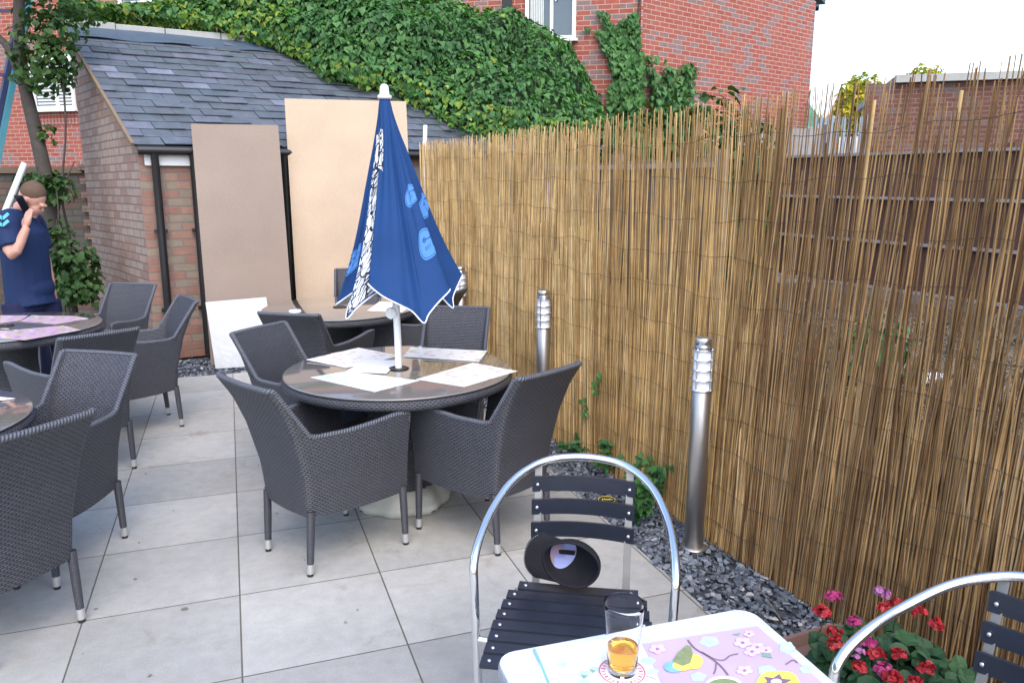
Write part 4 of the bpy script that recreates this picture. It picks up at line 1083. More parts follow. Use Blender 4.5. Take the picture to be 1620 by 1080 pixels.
b=MB(); b.box((a2-a1)/2+nB*dp/2+UP(ZB-.06),(12.16,dp+.16,.12),math.atan2(dB.y,dB.x)); b.build('roof_edge',M['capstone'],bb)
fence_h('plank_fence',atD(1100,285,12.3)*Vector((1,1,0)) if False else Vector((atD(1100,285,12.4).x,12.4,0)),Vector((atD(1302,285,12.6).x,12.6,0)),.1,atD(1200,203,12.5).z,1,M['timber_grey'],'grey weathered plank fence at the foot of the red brick house gable',2,M['timber_mid'],[1.2,2.0])
# palisade
root=empty('palisade_fence',Vector((atD(1330,285,13.6).x,13.6,0))); O=root.location.copy(); tag(root,'galvanised steel palisade fence between the brick house and the brown building','fence')
for i,px in enumerate(range(1283,1372,9)):
    p=atD(px,285,13.6); zt=atD(px,181,13.6).z; b=MB(); z0=0
    b.prism([Vector((p.x-.032,13.6,z0))-O,Vector((p.x+.032,13.6,z0))-O,Vector((p.x+.032,13.6,zt-.07))-O,Vector((p.x,13.6,zt))-O,Vector((p.x-.032,13.6,zt-.07))-O],(0,.012,0)); b.build('pale',M['galv'],root)
for z in(.6,2.1): MB().bar(Vector((atD(1278,285,13.6).x,13.63,z))-O,Vector((atD(1376,285,13.6).x,13.63,z))-O,.04,.05).build('rail',M['galv'],root)
# green roof house
D=30; A=atD(1225,136,D); Bq=atD(1318,132,D); hh=empty('distant_house',Vector((A.x,D,0))); O=hh.location.copy(); tag(hh,'distant orange brick house with a green tiled roof','house')
zr=A.z; ze=atD(1290,205,D).z; wl=Bq.x-A.x; 
b=MB()
for r_ in range(16):
    for c_ in range(26):
        u0=c_/26; v0=r_/16; x=u0*(wl+1.2*0); zz=lerp(zr,ze,v0); yy=lerp(3.0,0,v0)
        xr=lerp(wl,wl-1.3*0,v0)
        b.box((u0*xr,yy,zz),(wl/26*.92,.36,.05),Matrix.Rotation(math.atan2(ze-zr,-3.0)+PI,3,'X'))
b.build('roof',M['tile_green'],hh)
b=MB(); b.box((wl/2,3,ze/2),(wl,6,ze)); 
xg=wl+.02; b.add([(xg,0,ze*0),(xg+.9,.2,0),(xg+.9,.2,ze),(xg+.2,.1,zr),(xg-.35,0,ze)],[(0,1,2,3,4)],[[(0,0),(1,0),(1,ze),(.5,zr),(0,ze)]])
b.build('brick_wall',M['orangebrick'],hh)
b=MB(); b.bar((xg-.45,-.05,ze-.1),(xg+.2,.05,zr+.05),.12,.2); b.bar((xg+.2,.05,zr+.05),(xg+.95,.15,ze-.1),.12,.2); b.build('bargeboard',M['whitepaint'],hh)
p=atD(1348,230,20)
o=empty('garden_shed',Vector((p.x,20,0))); tag(o,'pale rendered outbuilding with an orange tiled roof beyond the palisade fence','building')
b=MB(); b.box((0,1.5,1.1),(1.6,3,2.2)); b.build('wall',M['peach'],o); b=MB(); b.prism([(-1,-.1,2.2),(1,-.1,2.2),(1,1.5,2.75),(-1,1.5,2.75)],(0,0,.1)); b.build('roof',M['orangebrick'],o)
bush('sunlit_tree',[(P(1352,165,22),(.45,.5,.75)),(P(1368,150,22),(.4,.5,.6)),(P(1340,195,22),(.35,.4,.5))],1500,M['sunleaf'],'yellow green sunlit tree beside the flat roofed brick building',.10,.18,'tree',stems=[([P(1355,330,22),P(1352,230,22),P(1352,170,22)],.07)])
bush('sunlit_tree',[(P(1465,118,26),(.5,.5,.35))],160,M['sunleaf'],'tip of a sunlit tree showing above the flat roof edge',.10,.18,'tree',stems=[([P(1465,330,26),P(1465,120,26)],.07)])
# ------------------------------------------------------------------ tree at left with climbers
TD=8.1
tr=[P(112,505,TD),P(100,430,TD),P(84,350,TD),P(70,270,TD),P(52,190,TD),P(38,130,TD),P(30,60,TD),P(32,-40,TD),P(40,-120,TD)]
bush('garden_tree',[(P(58,95,TD-.1),(.26,.25,.34)),(P(85,50,TD),(.30,.3,.22)),(P(92,95,TD),(.20,.2,.22)),(P(104,120,TD+.2),(.09,.1,.16)),(P(60,285,TD),(.26,.2,.12)),(P(70,210,TD),(.10,.1,.1)),(P(100,20,TD+.3),(.5,.3,.14)),(P(45,-60,TD),(.6,.4,.3))],1700,M['bush'],'slim garden tree with rough bark at left, behind the man',.04,.075,'tree',
  stems=[(tr,.085),([P(36,130,TD),P(12,75,TD),P(-15,50,TD)],.05),([P(95,460,TD-.1),P(88,380,TD-.1),P(100,300,TD-.1),P(118,255,TD)],.012),([P(106,470,TD),P(112,390,TD),P(98,310,TD),P(104,200,TD),P(96,90,TD)],.016)])
bush('bush',[(P(118,425,7.7),(.27,.2,.26)),(P(95,400,7.8),(.15,.15,.35)),(P(88,300,7.9),(.22,.1,.14)),(P(128,460,7.6),(.2,.2,.15))],750,M['bush'],'leafy shrub against the garden wall between the man and the shed',.04,.09,stems=[([P(112,540,7.7),P(115,470,7.7),P(118,420,7.7)],.012),([P(108,540,7.8),P(98,440,7.8),P(92,330,7.8),P(88,290,7.9)],.01)])
# ladder-like poles
lad=empty('leaning_ladder',Vector((-5.6,8.6,0))); O=lad.location.copy(); tag(lad,'teal and dark blue ladder leaning upright at the left picture edge','ladder')
a,b_=atD(0,235,8.5),atD(58,-60,8.9); dd=(b_-a); a2_=a-dd*.9; 
a2_=a-dd*((a.z-0)/dd.z)
MB().bar(a2_-O,b_-O,.07,.05).build('stile',M['teal'],lad); MB().bar(a2_-O+Vector((-.10,.04,0)),b_-O+Vector((-.10,.04,0)),.09,.06).build('stile',M['navypaint'],lad)
MB().bar(a2_-O+Vector((-.42,.04,0)),b_-O+Vector((-.42,.04,0)),.09,.06).build('stile',M['navypaint'],lad)
for k in range(12): c=(a2_-O).lerp(b_-O,(k+.5)/12); MB().bar(c+Vector((-.40,.04,0)),c+Vector((-.08,.04,0)),.03,.03).build('rung',M['navypaint'],lad)
p1=atD(39,258,7.2); p0=atD(10,330,7.1); d=(p1-p0); p0=p0-d*((p0.z)/d.z)
o=MB().tube([Vector(),p1-p0],.026,12).build('white_pole',M['whitepaint']); o.location=p0; tag(o,'thick white pole leaning behind the man on the phone','pole')
# ------------------------------------------------------------------ man on the phone
def remesh(o,v=.010,sm=3):
    m=o.modifiers.new('r','REMESH'); m.mode='VOXEL'; m.voxel_size=v; m.use_smooth_shade=True
    s=o.modifiers.new('s','SMOOTH'); s.factor=.6; s.iterations=sm; return o
pr=empty('person',Vector((-3.86,6.28,0))); tag(pr,'man in navy shirt and trousers standing head bowed, holding a phone to his ear','person'); O=pr.location.copy()
Q=lambda px,py,D:atD(px,py,D)-O
# skeleton
pel=Q(48,478,6.30); chest=Q(36,372,6.28); neck=Q(34,332,6.27); headc=Q(54,315,6.24)
shR=Q(12,352,6.05); shL=Q(52,352,6.48); elR=Q(20,402,5.92); haR=Q(45,354,6.00)
def T_(b,pts,rs,n=12,flat=1): b.tube(cat_spline(pts,4),[r for r in sum([[lerp(rs[i],rs[i+1],k/4) for k in range(4)] for i in range(len(rs)-1)],[])]+[rs[-1]],n,True,False,flat)
b=MB()
T_(b,[neck-UP(.06),neck+UP(.02),headc+Vector((-.03,0,-.05))],[.062,.056,.055])
rot=Matrix.Rotation(R(44),3,'Y')
b.ellip(headc+Vector((-.012,0,.02)),(.098,.076,.105),16,14,rot)           # cranium
b.ellip(headc+rot@Vector((.045,0,-.055)),(.058,.055,.072),14,12,rot)        # jaw/face
b.ellip(headc+rot@Vector((.098,0,-.026)),(.015,.011,.022),8,8,rot)          # nose
b.ellip(headc+rot@Vector((.086,0,.012)),(.020,.045,.013),8,8,rot)           # brow
b.ellip(headc+rot@Vector((.088,0,-.072)),(.014,.024,.009),8,8,rot)          # lips
b.ellip(headc+rot@Vector((.084,0,-.105)),(.020,.026,.018),8,8,rot)          # chin
for s in(-1,1): b.ellip(headc+rot@Vector((-.012,s*.076,-.020)),(.018,.010,.030),8,8,rot)
T_(b,[neck-UP(.06),chest,pel+UP(.1),pel],[.075,.12,.12,.13])
T_(b,[chest+UP(.08),shR,elR,haR+(elR-haR)*.12],[.08,.065,.046,.028])
T_(b,[chest+UP(.08),shL,shL+Vector((.06,0,-.28)),shL+Vector((.14,-.08,-.52))],[.08,.06,.044,.028])
# hands
def hand(b,w,fwd,side,curl):
    b.ellip(w+fwd*.045,(.036,.024,.048),10,8,Matrix((side,fwd.cross(side).normalized(),fwd)).transposed())
    for k,(o_,L) in enumerate(((-.030,.068),(-.010,.078),(.011,.073),(.030,.058))):
        p=w+fwd*.075+side*o_; q1=p+fwd*L*.5+curl*L*.15; q2=q1+fwd*L*.3+curl*L*.4; b.tube([w+fwd*.05+side*o_*.8,p,q1,q2],[.010,.0100,.0095,.0075],8)
    p=w+fwd*.03-side*.036; b.tube([w+fwd*.02-side*.02,p,p+fwd*.035-side*.012+curl*.01,p+fwd*.06-side*.006+curl*.03],[.012,.012,.011,.009],8)
fw=(haR-elR).normalized(); hand(b,haR-fw*.035,(fw+Vector((-.15,.1,.9))).normalized(),Vector((0.85,-.1,.35)).normalized(),Vector((-.2,.9,.25)))
hl=shL+Vector((.14,-.08,-.52)); hand(b,hl-UP(.0),Vector((.1,0,-1)).normalized(),Vector((0,1,0)),Vector((.4,-.8,0)))
for sx,ox in((-1,-.04),(1,.05)):
    hip=pel+Vector((ox*.9,sx*.095,-.02)); kn=Vector((pel.x+ox+.02,sx*.11,.48)); an=Vector((pel.x+ox-.02,sx*.11,.07)); T_(b,[hip,kn,an],[.09,.062,.042])
body=remesh(b.build('body',M['skin'],pr),.0065,2)
b=MB()
T_(b,[neck-UP(.045),chest+UP(.04),chest-UP(.12),pel+UP(.10),pel+Vector((.01,0,-.03))],[.085,.165,.172,.175,.185],16)
T_(b,[chest+UP(.09),shR+UP(.0),shR.lerp(elR,.80)],[.11,.094,.085],14)
T_(b,[chest+UP(.09),shL,shL+Vector((.05,0,-.22))],[.11,.088,.078],14)
b.ellip(pel+Vector((.03,0,.12)),(.165,.165,.14),14,12)
remesh(b.build('shirt',M['navyshirt'],pr),.011,5)
b=MB(); b.lathe([(.068,-.006),(.074,.0),(.068,.006)],20,neck-UP(.005)+Vector((.0,0,-.005)),Matrix.Rotation(R(25),3,'Y')); b.build('collar',M['tealtrim'],pr)
b=MB()
for k in range(2):
    c=Q(4,344+k*11,5.90)
    for s in(-1,1): b.box(c+Vector((.024*s*1.0,0,.010)),(.060,.006,.022),Matrix.Rotation(R(-38*s),3,'Y'))
b.build('sleeve_chevrons',M['tealtrim'],pr)
b=MB()
for sx,ox in((-1,-.05),(1,.07)):
    hip=pel+Vector((ox*.9,sx*.085,-.0)); kn=Vector((pel.x+ox+.02,sx*.11,.48)); an=Vector((pel.x+ox-.02,sx*.11,.06)); T_(b,[hip,kn,an],[.125,.098,.082],14)
b.ellip(pel+Vector((0,0,-.0)),(.15,.16,.13),14,12)
remesh(b.build('trousers',M['navytrouser'],pr),.011,4)
for sx,ox in((-1,-.05),(1,.07)):
    c=Vector((pel.x+ox+.05,sx*.11,.045)); MB().ellip(c,(.14,.05,.045),14,10).build('shoe',M['black'],pr)
b=MB(); b.ellip(headc+rot@Vector((-.034,0,.034)),(.094,.081,.094),18,14,rot)
hr=b.build('hair',M['hair'],pr)
for s in(-1,1): MB().ellip(headc+rot@Vector((.088,s*.028,-.012)),(.009,.010,.006),8,6,rot).build('eye',M['hair'],pr)
ph=MB().box((0,0,0),(.012,.075,.150),Matrix.Rotation(R(0),3,'Z'),.004).build('phone',M['phone']); ph.location=O+headc+Vector((-.035,-.095,-.035)); ph.rotation_euler=(0,R(-28),R(75)); tag(ph,'black mobile phone held to the ear of the man','phone')
# ------------------------------------------------------------------ aluminium bistro chairs
def make_bistro():
    root=empty('bistro_chair')
    r=.0125
    loop=[(-.265,.02,0),(-.272,.02,.30),(-.280,.02,.58),(-.283,.0,.655),(-.278,-.08,.700),(-.262,-.20,.735),(-.218,-.325,.778),(-.140,-.415,.808),(-.05,-.445,.820)]
    full=loop+[( -x,y,z) for x,y,z in loop[::-1]]
    b=MB().tube(cat_spline(full,6),r,14); b.build('armrest_tube',M['alu'],root)
    for s in(-1,1):
        MB().tube([(s*.185,-.24,.435),(s*.225,-.36,.2),(s*.25,-.42,.0)],r,12).build('leg',M['alu'],root)
        MB().tube(cat_spline([(s*.283,.02,.42),(s*.20,.02,.425),(s*.19,-.1,.425),(s*.20,-.27,.418)],5),r*.8,10).build('seat_frame',M['alu'],root)
        MB().bar((s*.148,-.335,.40),(s*.150,-.418,.800),.024,.006,(0,1,0),.001).build('back_post',M['dull'],root)
    for k in range(3):
        zc=.738-k*.074; yy=-.335-.083*(zc-.4)/.4+.006
        b=MB()
        b.grid(lambda u,v:Vector((lerp(-.168,.168,u),yy-.028*(1-(2*u-1)**2)-(v-.5)*.0,zc+lerp(-.026,.026,v))),16,3,smooth=True,flip=True)
        b.grid(lambda u,v:Vector((lerp(-.168,.168,u),yy-.028*(1-(2*u-1)**2)+.010,zc+lerp(-.026,.026,v))),16,3,smooth=True)
        for v in(0,1): b.grid(lambda u,w:Vector((lerp(-.168,.168,u),yy-.028*(1-(2*u-1)**2)+.010*w,zc+lerp(-.026,.026,v))),16,1,smooth=False,flip=bool(v))
        for u in(-1,1): b.quad((u*.168,yy,zc-.024),(u*.168,yy+.01,zc-.024),(u*.168,yy+.01,zc+.024),(u*.168,yy,zc+.024))
        o=b.build('back_slat',M['slat'],root)
        for s in(-1,1): MB().ellip((s*.150,yy+.009,zc),(.006,.004,.006),8,6).build('rivet',M['steel_lt'],o)
    for k in range(8):
        y0=.20-k*.058; w=pw(y0,[(-.25,.165),(-.15,.212),(0,.228),(.2,.226)]); zc=lambda x:.452-.010*math.cos(x/w*1.4)
        b=MB(); nn=12; wd=.046; th=.011
        # outline of cross-section swept in x, slightly bowed to the front
        def sec(x): 
            bow=.028*(1-(x/w)**2)*-1; z=.448+.018*(x/w)**2; return [Vector((x,y0+bow-wd/2,z)),Vector((x,y0+bow+wd/2,z)),Vector((x,y0+bow+wd/2,z+th)),Vector((x,y0+bow-wd/2,z+th))]
        S=[sec(lerp(-w,w,i/nn)) for i in range(nn+1)]; vs=[p for s_ in S for p in s_]
        fs=[(i*4+j,(i+1)*4+j,(i+1)*4+(j+1)%4,i*4+(j+1)%4) for i in range(nn) for j in range(4)]+[(0,1,2,3),(nn*4+3,nn*4+2,nn*4+1,nn*4)]
        b.add(vs,fs); o=b.build('seat_slat',M['slat'],root)
        for s in(-1,1): MB().ellip((s*(w-.022),y0-.004,.474),(.006,.006,.004),8,6).build('rivet',M['steel_lt'],o)
    return root
bc=make_bistro(); BCG='aluminium bistro chairs with black slats'
bc.location=(.172,2.03,0); bc.rotation_euler=(0,0,R(180-9)); tag(bc,'aluminium bistro chair with black slats and a cap lying on its seat','chair',BCG)
f_=az(-122); r_=Vector((f_.y,-f_.x,0)); o_=Vector((.745,1.60,0))-r_*.283*1
b2=dup(bc,(o_.x,o_.y,0),R(122)); tag(b2,'aluminium bistro chair at bottom right in front of the red flowers','chair',BCG)
# ------------------------------------------------------------------ foreground table
TZ=.74
c1=atz(780,1034,TZ); c2=atz(1178,960,TZ); c3=atz(1310,1082,TZ)
ex=(c2-c1); W_=ex.length+.01; ex.normalize(); ey=Vector((ex.y,-ex.x,0)); 
if ey.y>0: ey=-ey
Wd=.62; tb=empty('patio_table',c1+ex*W_/2+ey*Wd/2-UP(TZ)); O=tb.location.copy(); tag(tb,'pale square cafe table in the foreground, holding the beer glass','table')
def rrect(w,h,rad,n=6):
    out=[]
    for cx,cy,a0 in((w/2-rad,h/2-rad,0),(-w/2+rad,h/2-rad,90),(-w/2+rad,-h/2+rad,180),(w/2-rad,-h/2+rad,270)):
        for k in range(n+1): a=R(a0+90*k/n); out.append((cx+rad*math.cos(a),cy+rad*math.sin(a)))
    return out
def rp_(w,h,rad,z): return [ex*x+(-ey)*y+UP(z) for x,y in rrect(w,h,rad)]
b=MB(); b.prism(rp_(W_,Wd,.045,TZ-.030),(0,0,.022)); b.build('table_edge',M['tableedge'],tb)
b=MB(); b.prism(rp_(W_-.006,Wd-.006,.043,TZ-.0078),(0,0,.0078)); b.build('table_top',M['tabletop'],tb)
MB().tube([(0,0,.71),(0,0,.05)],.032,16).build('pedestal',M['alu'],tb)
for k in range(4):
    a=PI/4+k*PI/2; d=ex*math.cos(a)+ey*math.sin(a); MB().tube([UP(.05),d*.15+UP(.05),d*.29+UP(.015)],[.02,.018,.014],10).build('leg',M['alu'],tb)
def flat(px,z,m,parent,name,th=.0006):
    P_=[atz(x,y,z) for x,y in px]; b=MB(); b.prism([p-parent.location for p in P_],(0,0,th)); return b.build(name,m,parent)
def tri(px,z,O_): pass
# mats
def ell(cx,cy,rx,ry,n=20,wob=0,ph=0): return [(cx+rx*(1+wob*math.sin(5*a+ph))*math.cos(a),cy+ry*(1+wob*math.sin(5*a+ph))*math.sin(a)) for a in [2*PI*k/n for k in range(n)]]
m1px=[(1016,1018),(1198,990),(1308,1086),(1330,1110),(1068,1130)]
m1c=atz(1150,1050,TZ); mt1=empty('placemat',m1c); mt1.location.z=TZ; tag(mt1,'mauve placemat with bird and blossom print on the foreground table','placemat')
z0=TZ+.0012
flat(m1px,z0,M['mauve'],mt1,'printed_sheet',.001)
zz=z0+.0016
for i,(cx,cy,rx,ry) in enumerate(((1122,1014,15,8),(1245,1024,12,9),(1213,1060,14,8),(1105,1070,12,7),(1275,1058,10,6),(1040,1100,10,6),(1180,1090,12,6))): flat(ell(cx,cy,rx,ry,20,.12,i),zz,M['mint'],mt1,'blossom_print')
def flower(cx,cy,r):
    for k in range(5):
        a=2*PI*k/5+.3; flat(ell(cx+math.cos(a)*r*.62,cy+math.sin(a)*r*.36,r*.42,r*.25,12),zz+.0008+k*.0001,M['pinkprint'],mt1,'petal_print')
    flat(ell(cx,cy,r*.22,r*.14,10),zz+.0016,M['plum'],mt1,'flower_eye_print')
for cx,cy,r in((1040,1026,13),(1175,1016,14),(1198,1023,12),(1190,1030,13),(1212,1028,10),(1178,1060,13),(1185,1002,9),(1230,1086,10)): flower(cx,cy,r)
def stroke(pts,w,z,m,par,nm):
    P_=[atz(x,y,z)-par.location for x,y in pts]; b=MB(); P_=cat_spline(P_,4)
    L_=[];R2=[]
    for i,p in enumerate(P_):
        d=(P_[min(i+1,len(P_)-1)]-P_[max(i-1,0)]).normalized(); s=Vector((d.y,-d.x,0))*w*.5; L_.append(p+s);R2.append(p-s)
    n=len(P_); b.add(L_+R2,[(i,i+1,n+i+1,n+i) for i in range(n-1)]); return b.build(nm,m,par)
stroke([(1088,1011),(1100,1025),(1122,1038),(1140,1052),(1152,1067)],.004,zz+.001,M['branchprint'],mt1,'branch_print')
stroke([(1110,1030),(1130,1041),(1145,1043),(1155,1036),(1168,1033)],.003,zz+.001,M['branchprint'],mt1,'branch_print')
stroke([(1133,1048),(1132,1058),(1129,1065)],.003,zz+.001,M['branchprint'],mt1,'branch_print')
stroke([(1243,1050),(1255,1043),(1262,1048)],.003,zz+.001,M['branchprint'],mt1,'branch_print')
flat([(1205,1037),(1222,1040),(1218,1033),(1208,1031)],zz+.001,M['leafprint'],mt1,'leaf_print'); flat([(1158,1003),(1172,1000),(1168,1004)],zz+.001,M['leafprint'],mt1,'leaf_print')
flat(ell(1098,1046,14,12,20),zz+.0010,M['yellowprint'],mt1,'bird_body_print'); flat(ell(1066,1054,16,9,20),zz+.0013,M['blueprint'],mt1,'bird_head_print')
flat(ell(1080,1052,16,8),zz+.0017,M['yellowprint'],mt1,'bird_breast_print')
flat([(1064,1046),(1072,1032),(1086,1020),(1093,1022),(1096,1034),(1092,1048),(1080,1053)],zz+.0021,M['olive'],mt1,'bird_wing_print')
stroke([(1072,1044),(1080,1032),(1088,1026)],.002,zz+.0026,M['mint'],mt1,'wing_line_print'); stroke([(1078,1048),(1086,1038),(1091,1030)],.002,zz+.0026,M['mint'],mt1,'wing_line_print')
# round printed motif with star and a disc
flat(ell(1231,1080,35,20,28,.04),zz+.0012,M['yellowprint'],mt1,'sunflower_print')
st_=[]
for k in range(12): a=2*PI*k/12+.2; q_=1 if k%2 else .55; st_.append((1228+26*q_*math.cos(a),1079+14*q_*math.sin(a)))
flat(st_,zz+.0020,M['branchprint'],mt1,'star_print'); flat(ell(1228,1078,9,5),zz+.0028,M['pinkprint'],mt1,'star_centre_print')
flat(ell(1145,1084,30,15,28),zz+.0012,M['paper'],mt1,'roundel_print'); flat(ell(1145,1085,26,12,28),zz+.0020,M['olive'],mt1,'roundel_centre_print')
m2c=atz(930,1045,TZ); mt2=empty('placemat',m2c); mt2.location.z=TZ; tag(mt2,'pale aqua placemat with faint leaf print under the beer glass','placemat')
flat([(846,1025),(1008,1003),(1050,1090),(870,1120)],z0,M['paper'],mt2,'printed_sheet',.001)
for i,(cx,cy,rx,ry) in enumerate(((925,1066,12,6),(940,1058,8,4),(1025,1045,12,6),(1032,1062,10,5),(925,1078,10,5),(890,1050,8,5))): flat(ell(cx,cy,rx,ry,14,.1,i),zz,M['mint'],mt2,'blossom_print')
flat([(932,1057),(942,1060),(938,1064)],zz+.001,M['leafprint'],mt2,'leaf_print'); flat([(918,1066),(930,1068),(924,1073)],zz+.001,M['leafprint'],mt2,'leaf_print')
stroke([(1016,1069),(1028,1070),(1038,1074)],.002,zz+.001,M['branchprint'],mt2,'branch_print')
stroke([(845,1025),(856,1050),(872,1090)],.006,zz+.001,M['blueprint'],mt2,'edge_print')
# pale print area on table top back edge
m3=flat([(1020,1008),(1150,985),(1170,968),(1050,985)],TZ+.0006,M['mint'],tb,'faint_reflection_print') if False else None
# coaster + glass
gc_=atz(984,1066,TZ); gz=TZ+.004
co=MB().lathe([(.001,0),(.047,0),(.048,.001),(.047,.002),(.001,.002)],32).build('beer_coaster',M['paper']); co.location=(gc_.x,gc_.y,gz+.0005); tag(co,'round white beer coaster with a red ring under the glass','coaster')
b=MB().lathe([(.0445,.0022),(.0445,.0030),(.0470,.0030),(.0470,.0022)],32).build('red_ring',M['redprint'],co)
b=MB()
for k in range(26):
    a=2*PI*k/26; d=Vector((math.cos(a),math.sin(a),0)); s=Vector((-d.y,d.x,0)); 
    b.bar(d*.034+UP(.0027),d*.042+UP(.0027),.0022 if k%3 else .004,.0008)
b.build('rim_marks',M['redprint'],co)
gl_=empty('pint_glass',(gc_.x,gc_.y,gz+.0035)); tag(gl_,'tall clear pint glass a third full of amber beer','glass')
H_=.152; ro=lambda z:.0285+.0125*(z/H_)
prof=[(.001,0)]+[(.0265,0),(.0285,.002)]+[(ro(z),z) for z in (.02,.05,.08,.11,.14,H_-.001)]+[(ro(H_)-.0008,H_),(ro(H_)-.0012,H_-.001)]+[(ro(z)-.0013,z) for z in (.14,.11,.08,.05,.02)]+[(.0255,.010),(.001,.009)]
MB().lathe(prof,48).build('glass_wall',M['clear'],gl_)
MB().lathe([(.001,.0093),(.0253,.0103),(ro(.02)-.0023,.02),(ro(.05)-.0023,.05),(ro(.058)-.0023,.058),(.001,.058)],48).build('beer',M['beer'],gl_)
# ------------------------------------------------------------------ cap on the seat
cp=empty('baseball_cap',Vector((.145,2.24,.475))); tag(cp,'black baseball cap with patterned lining lying on the chair seat','cap')
Oc=cp.location.copy()
ctr=atD(903,893,2.24)-Oc
# dome : opening faces camera; axis goes back/right
axz=Vector((.30,.94,-.05)).normalized()       # from opening into crown
axx=Vector((-.95,.30,.14)); axx=(axx-axz*axx.dot(axz)).normalized()   # toward brim
axy=axz.cross(axx)
mt_=Matrix((axx,axy,axz)).transposed()
rx,ry,rzz=.092,.074,.100
def dome(u,v,k=1): 
    ph=2*PI*u; th=PI/2*(1-v); return ctr+mt_@Vector((rx*k*math.cos(ph)*math.sin(th)*(1+.03*math.sin(3*ph)),ry*k*math.sin(ph)*math.sin(th),rzz*k*math.cos(th)*1.0))
b=MB(); b.grid(lambda u,v:dome(u,v),36,12); b.build('crown',M['cap'],cp)
b=MB(); b.grid(lambda u,v:dome(u,v,.95),36,12,flip=True); b.tube([dome(i/36,0,.97) for i in range(36)],.004,6,closed=True); b.build('inner_cloth',M['cap'],cp)
def patch(u,v,k=.93):
    a=2*PI*u; x=.30*math.cos(a)*v+.02; y=.30*math.sin(a)*v; q=Vector((.35+x*1.15,y*1.75)); rr=q.length; return dome(math.atan2(q.y,q.x)/(2*PI),1-min(.97,rr),k)
b=MB(); b.grid(patch,28,8,flip=False); b.build('lining',M['lining'],cp)
b=MB(); b.bar(patch(.0,0,.90)+Vector((-.02,0,0)),patch(.5,.9,.88)+Vector((.0,0,0)),.004,.014); b.build('strap',M['cap'],cp)
b=MB(); b.grid(lambda u,v:dome(u,v*.16,.925),36,2,flip=True); b.build('sweatband',M['cap'],cp)
def brim(u,v,dz=0):
    a=lerp(-1.25,1.25,u); e=ctr+mt_@Vector((rx*math.cos(a),ry*1.0*math.sin(a),0)); out=ctr+axx*(rx*.50+(.105*math.cos(a)**.6 if math.cos(a)>0 else 0))+axy*.080*math.sin(a)+Vector((0,-.015+.02*math.sin(a)**2,0))
    return e.lerp(out,v)+mt_@Vector((0,0,dz))
b=MB(); b.grid(lambda u,v:brim(u,v,0),26,8); b.grid(lambda u,v:brim(u,v,.004),26,8,flip=True); b.tube([brim(i/26,1,.002) for i in range(27)],.003,6); br=b.build('brim',M['cap'],cp)
b=MB()
for i in range(3,26,1): b.ellip(brim(i/28,.99,-.002),(.0012,.0012,.0012),6,4)
b.build('edge_stitching',M['stitch'],br)
# ------------------------------------------------------------------ flower trough
random.seed(33)
u_=FU; v_=FN
pc0=Vector((1.135,2.06,0)); tro=empty('flower_trough',pc0); tag(tro,'brown plastic trough of red and pink geraniums beside the reed screen','planter'); 
b=MB()
def ringp(w,l,z): return [u_*x+v_*y+UP(z) for x,y in rrect(l,w,.05,5)]
levels=[(.22,.62,0),(.26,.68,.20),(.29,.72,.205),(.30,.73,.235),(.27,.70,.236),(.25,.68,.20)]
P_=[ringp(*l) for l in levels]; n=len(P_[0]); vs=[p for r in P_ for p in r]
fs=[(i*n+k,i*n+(k+1)%n,(i+1)*n+(k+1)%n,(i+1)*n+k) for i in range(len(P_)-1) for k in range(n)]+[tuple((len(P_)-1)*n+k for k in range(n))]
b.add(vs,fs); b.build('trough',M['pot'],tro)
b=MB()
def rleaf(b,p,n,s):
    n=n.normalized(); x=n.orthogonal().normalized(); y=n.cross(x); K=10; ph=random.uniform(0,6)
    vs=[p-n*s*.15]+[p+x*s*math.cos(2*PI*k/K+ph)*(1+.12*math.sin(5*2*PI*k/K))+y*s*math.sin(2*PI*k/K+ph)*(1+.12*math.cos(4*2*PI*k/K))+n*s*(.10*math.sin(k*2.2)) for k in range(K)]
    b.add(vs,[(0,1+k,1+(k+1)%K) for k in range(K)],None,False)
for i in range(1000):
    x=random.uniform(-.50,.20); y=random.uniform(-.20,.20); z=.20+random.uniform(.0,.17)*(1-(x/.5)**2)*(1.1-(y/.3)**2)
    rleaf(b,u_*x+v_*y+UP(z),Vector((random.gauss(0,.5),random.gauss(-.3,.5),1)),random.uniform(.014,.034))
b.build('foliage',M['geranium'],tro)
def bloom(x,y,z,m):
    b=MB(); c=u_*x+v_*y+UP(z)
    q3=random.uniform(.7,1.15)
    for i in range(34):
        d=rv().normalized(); d.z=abs(d.z)*.7; n_=d+rv(.7); rleaf(b,c+d*.024*q3*random.uniform(.6,1.2),n_,random.uniform(.006,.011))
    o=b.build('flower_head',m,tro); MB().tube([c-UP(.14)+rv(.03),c-UP(.05),c],.0018,4).build('stem',M['geranium'],o)
for px,py,m in((1318,945,'petal_pink'),(1302,968,'petal_red'),(1395,938,'petal_lilac'),(1419,955,'petal_red'),(1350,983,'petal_pink'),(1318,1002,'petal_red'),(1322,1022,'petal_red'),(1402,965,'petal_red'),(1452,967,'petal_red'),(1480,988,'petal_red'),(1376,1018,'petal_pink'),(1386,1035,'petal_red'),(1421,1034,'petal_red'),(1358,1055,'petal_red'),(1400,1063,'petal_pink'),(1464,1058,'petal_red'),(1352,1030,'petal_lilac'),(1448,1078,'petal_red'),(1410,1075,'petal_red'),(1610,1075,'petal_red')):
    D=pw(py,[(935,2.36),(1000,2.12),(1080,1.86)]); p=atD(px,py,D)-pc0; bloom(p.dot(u_),p.dot(v_),p.z,M[m])
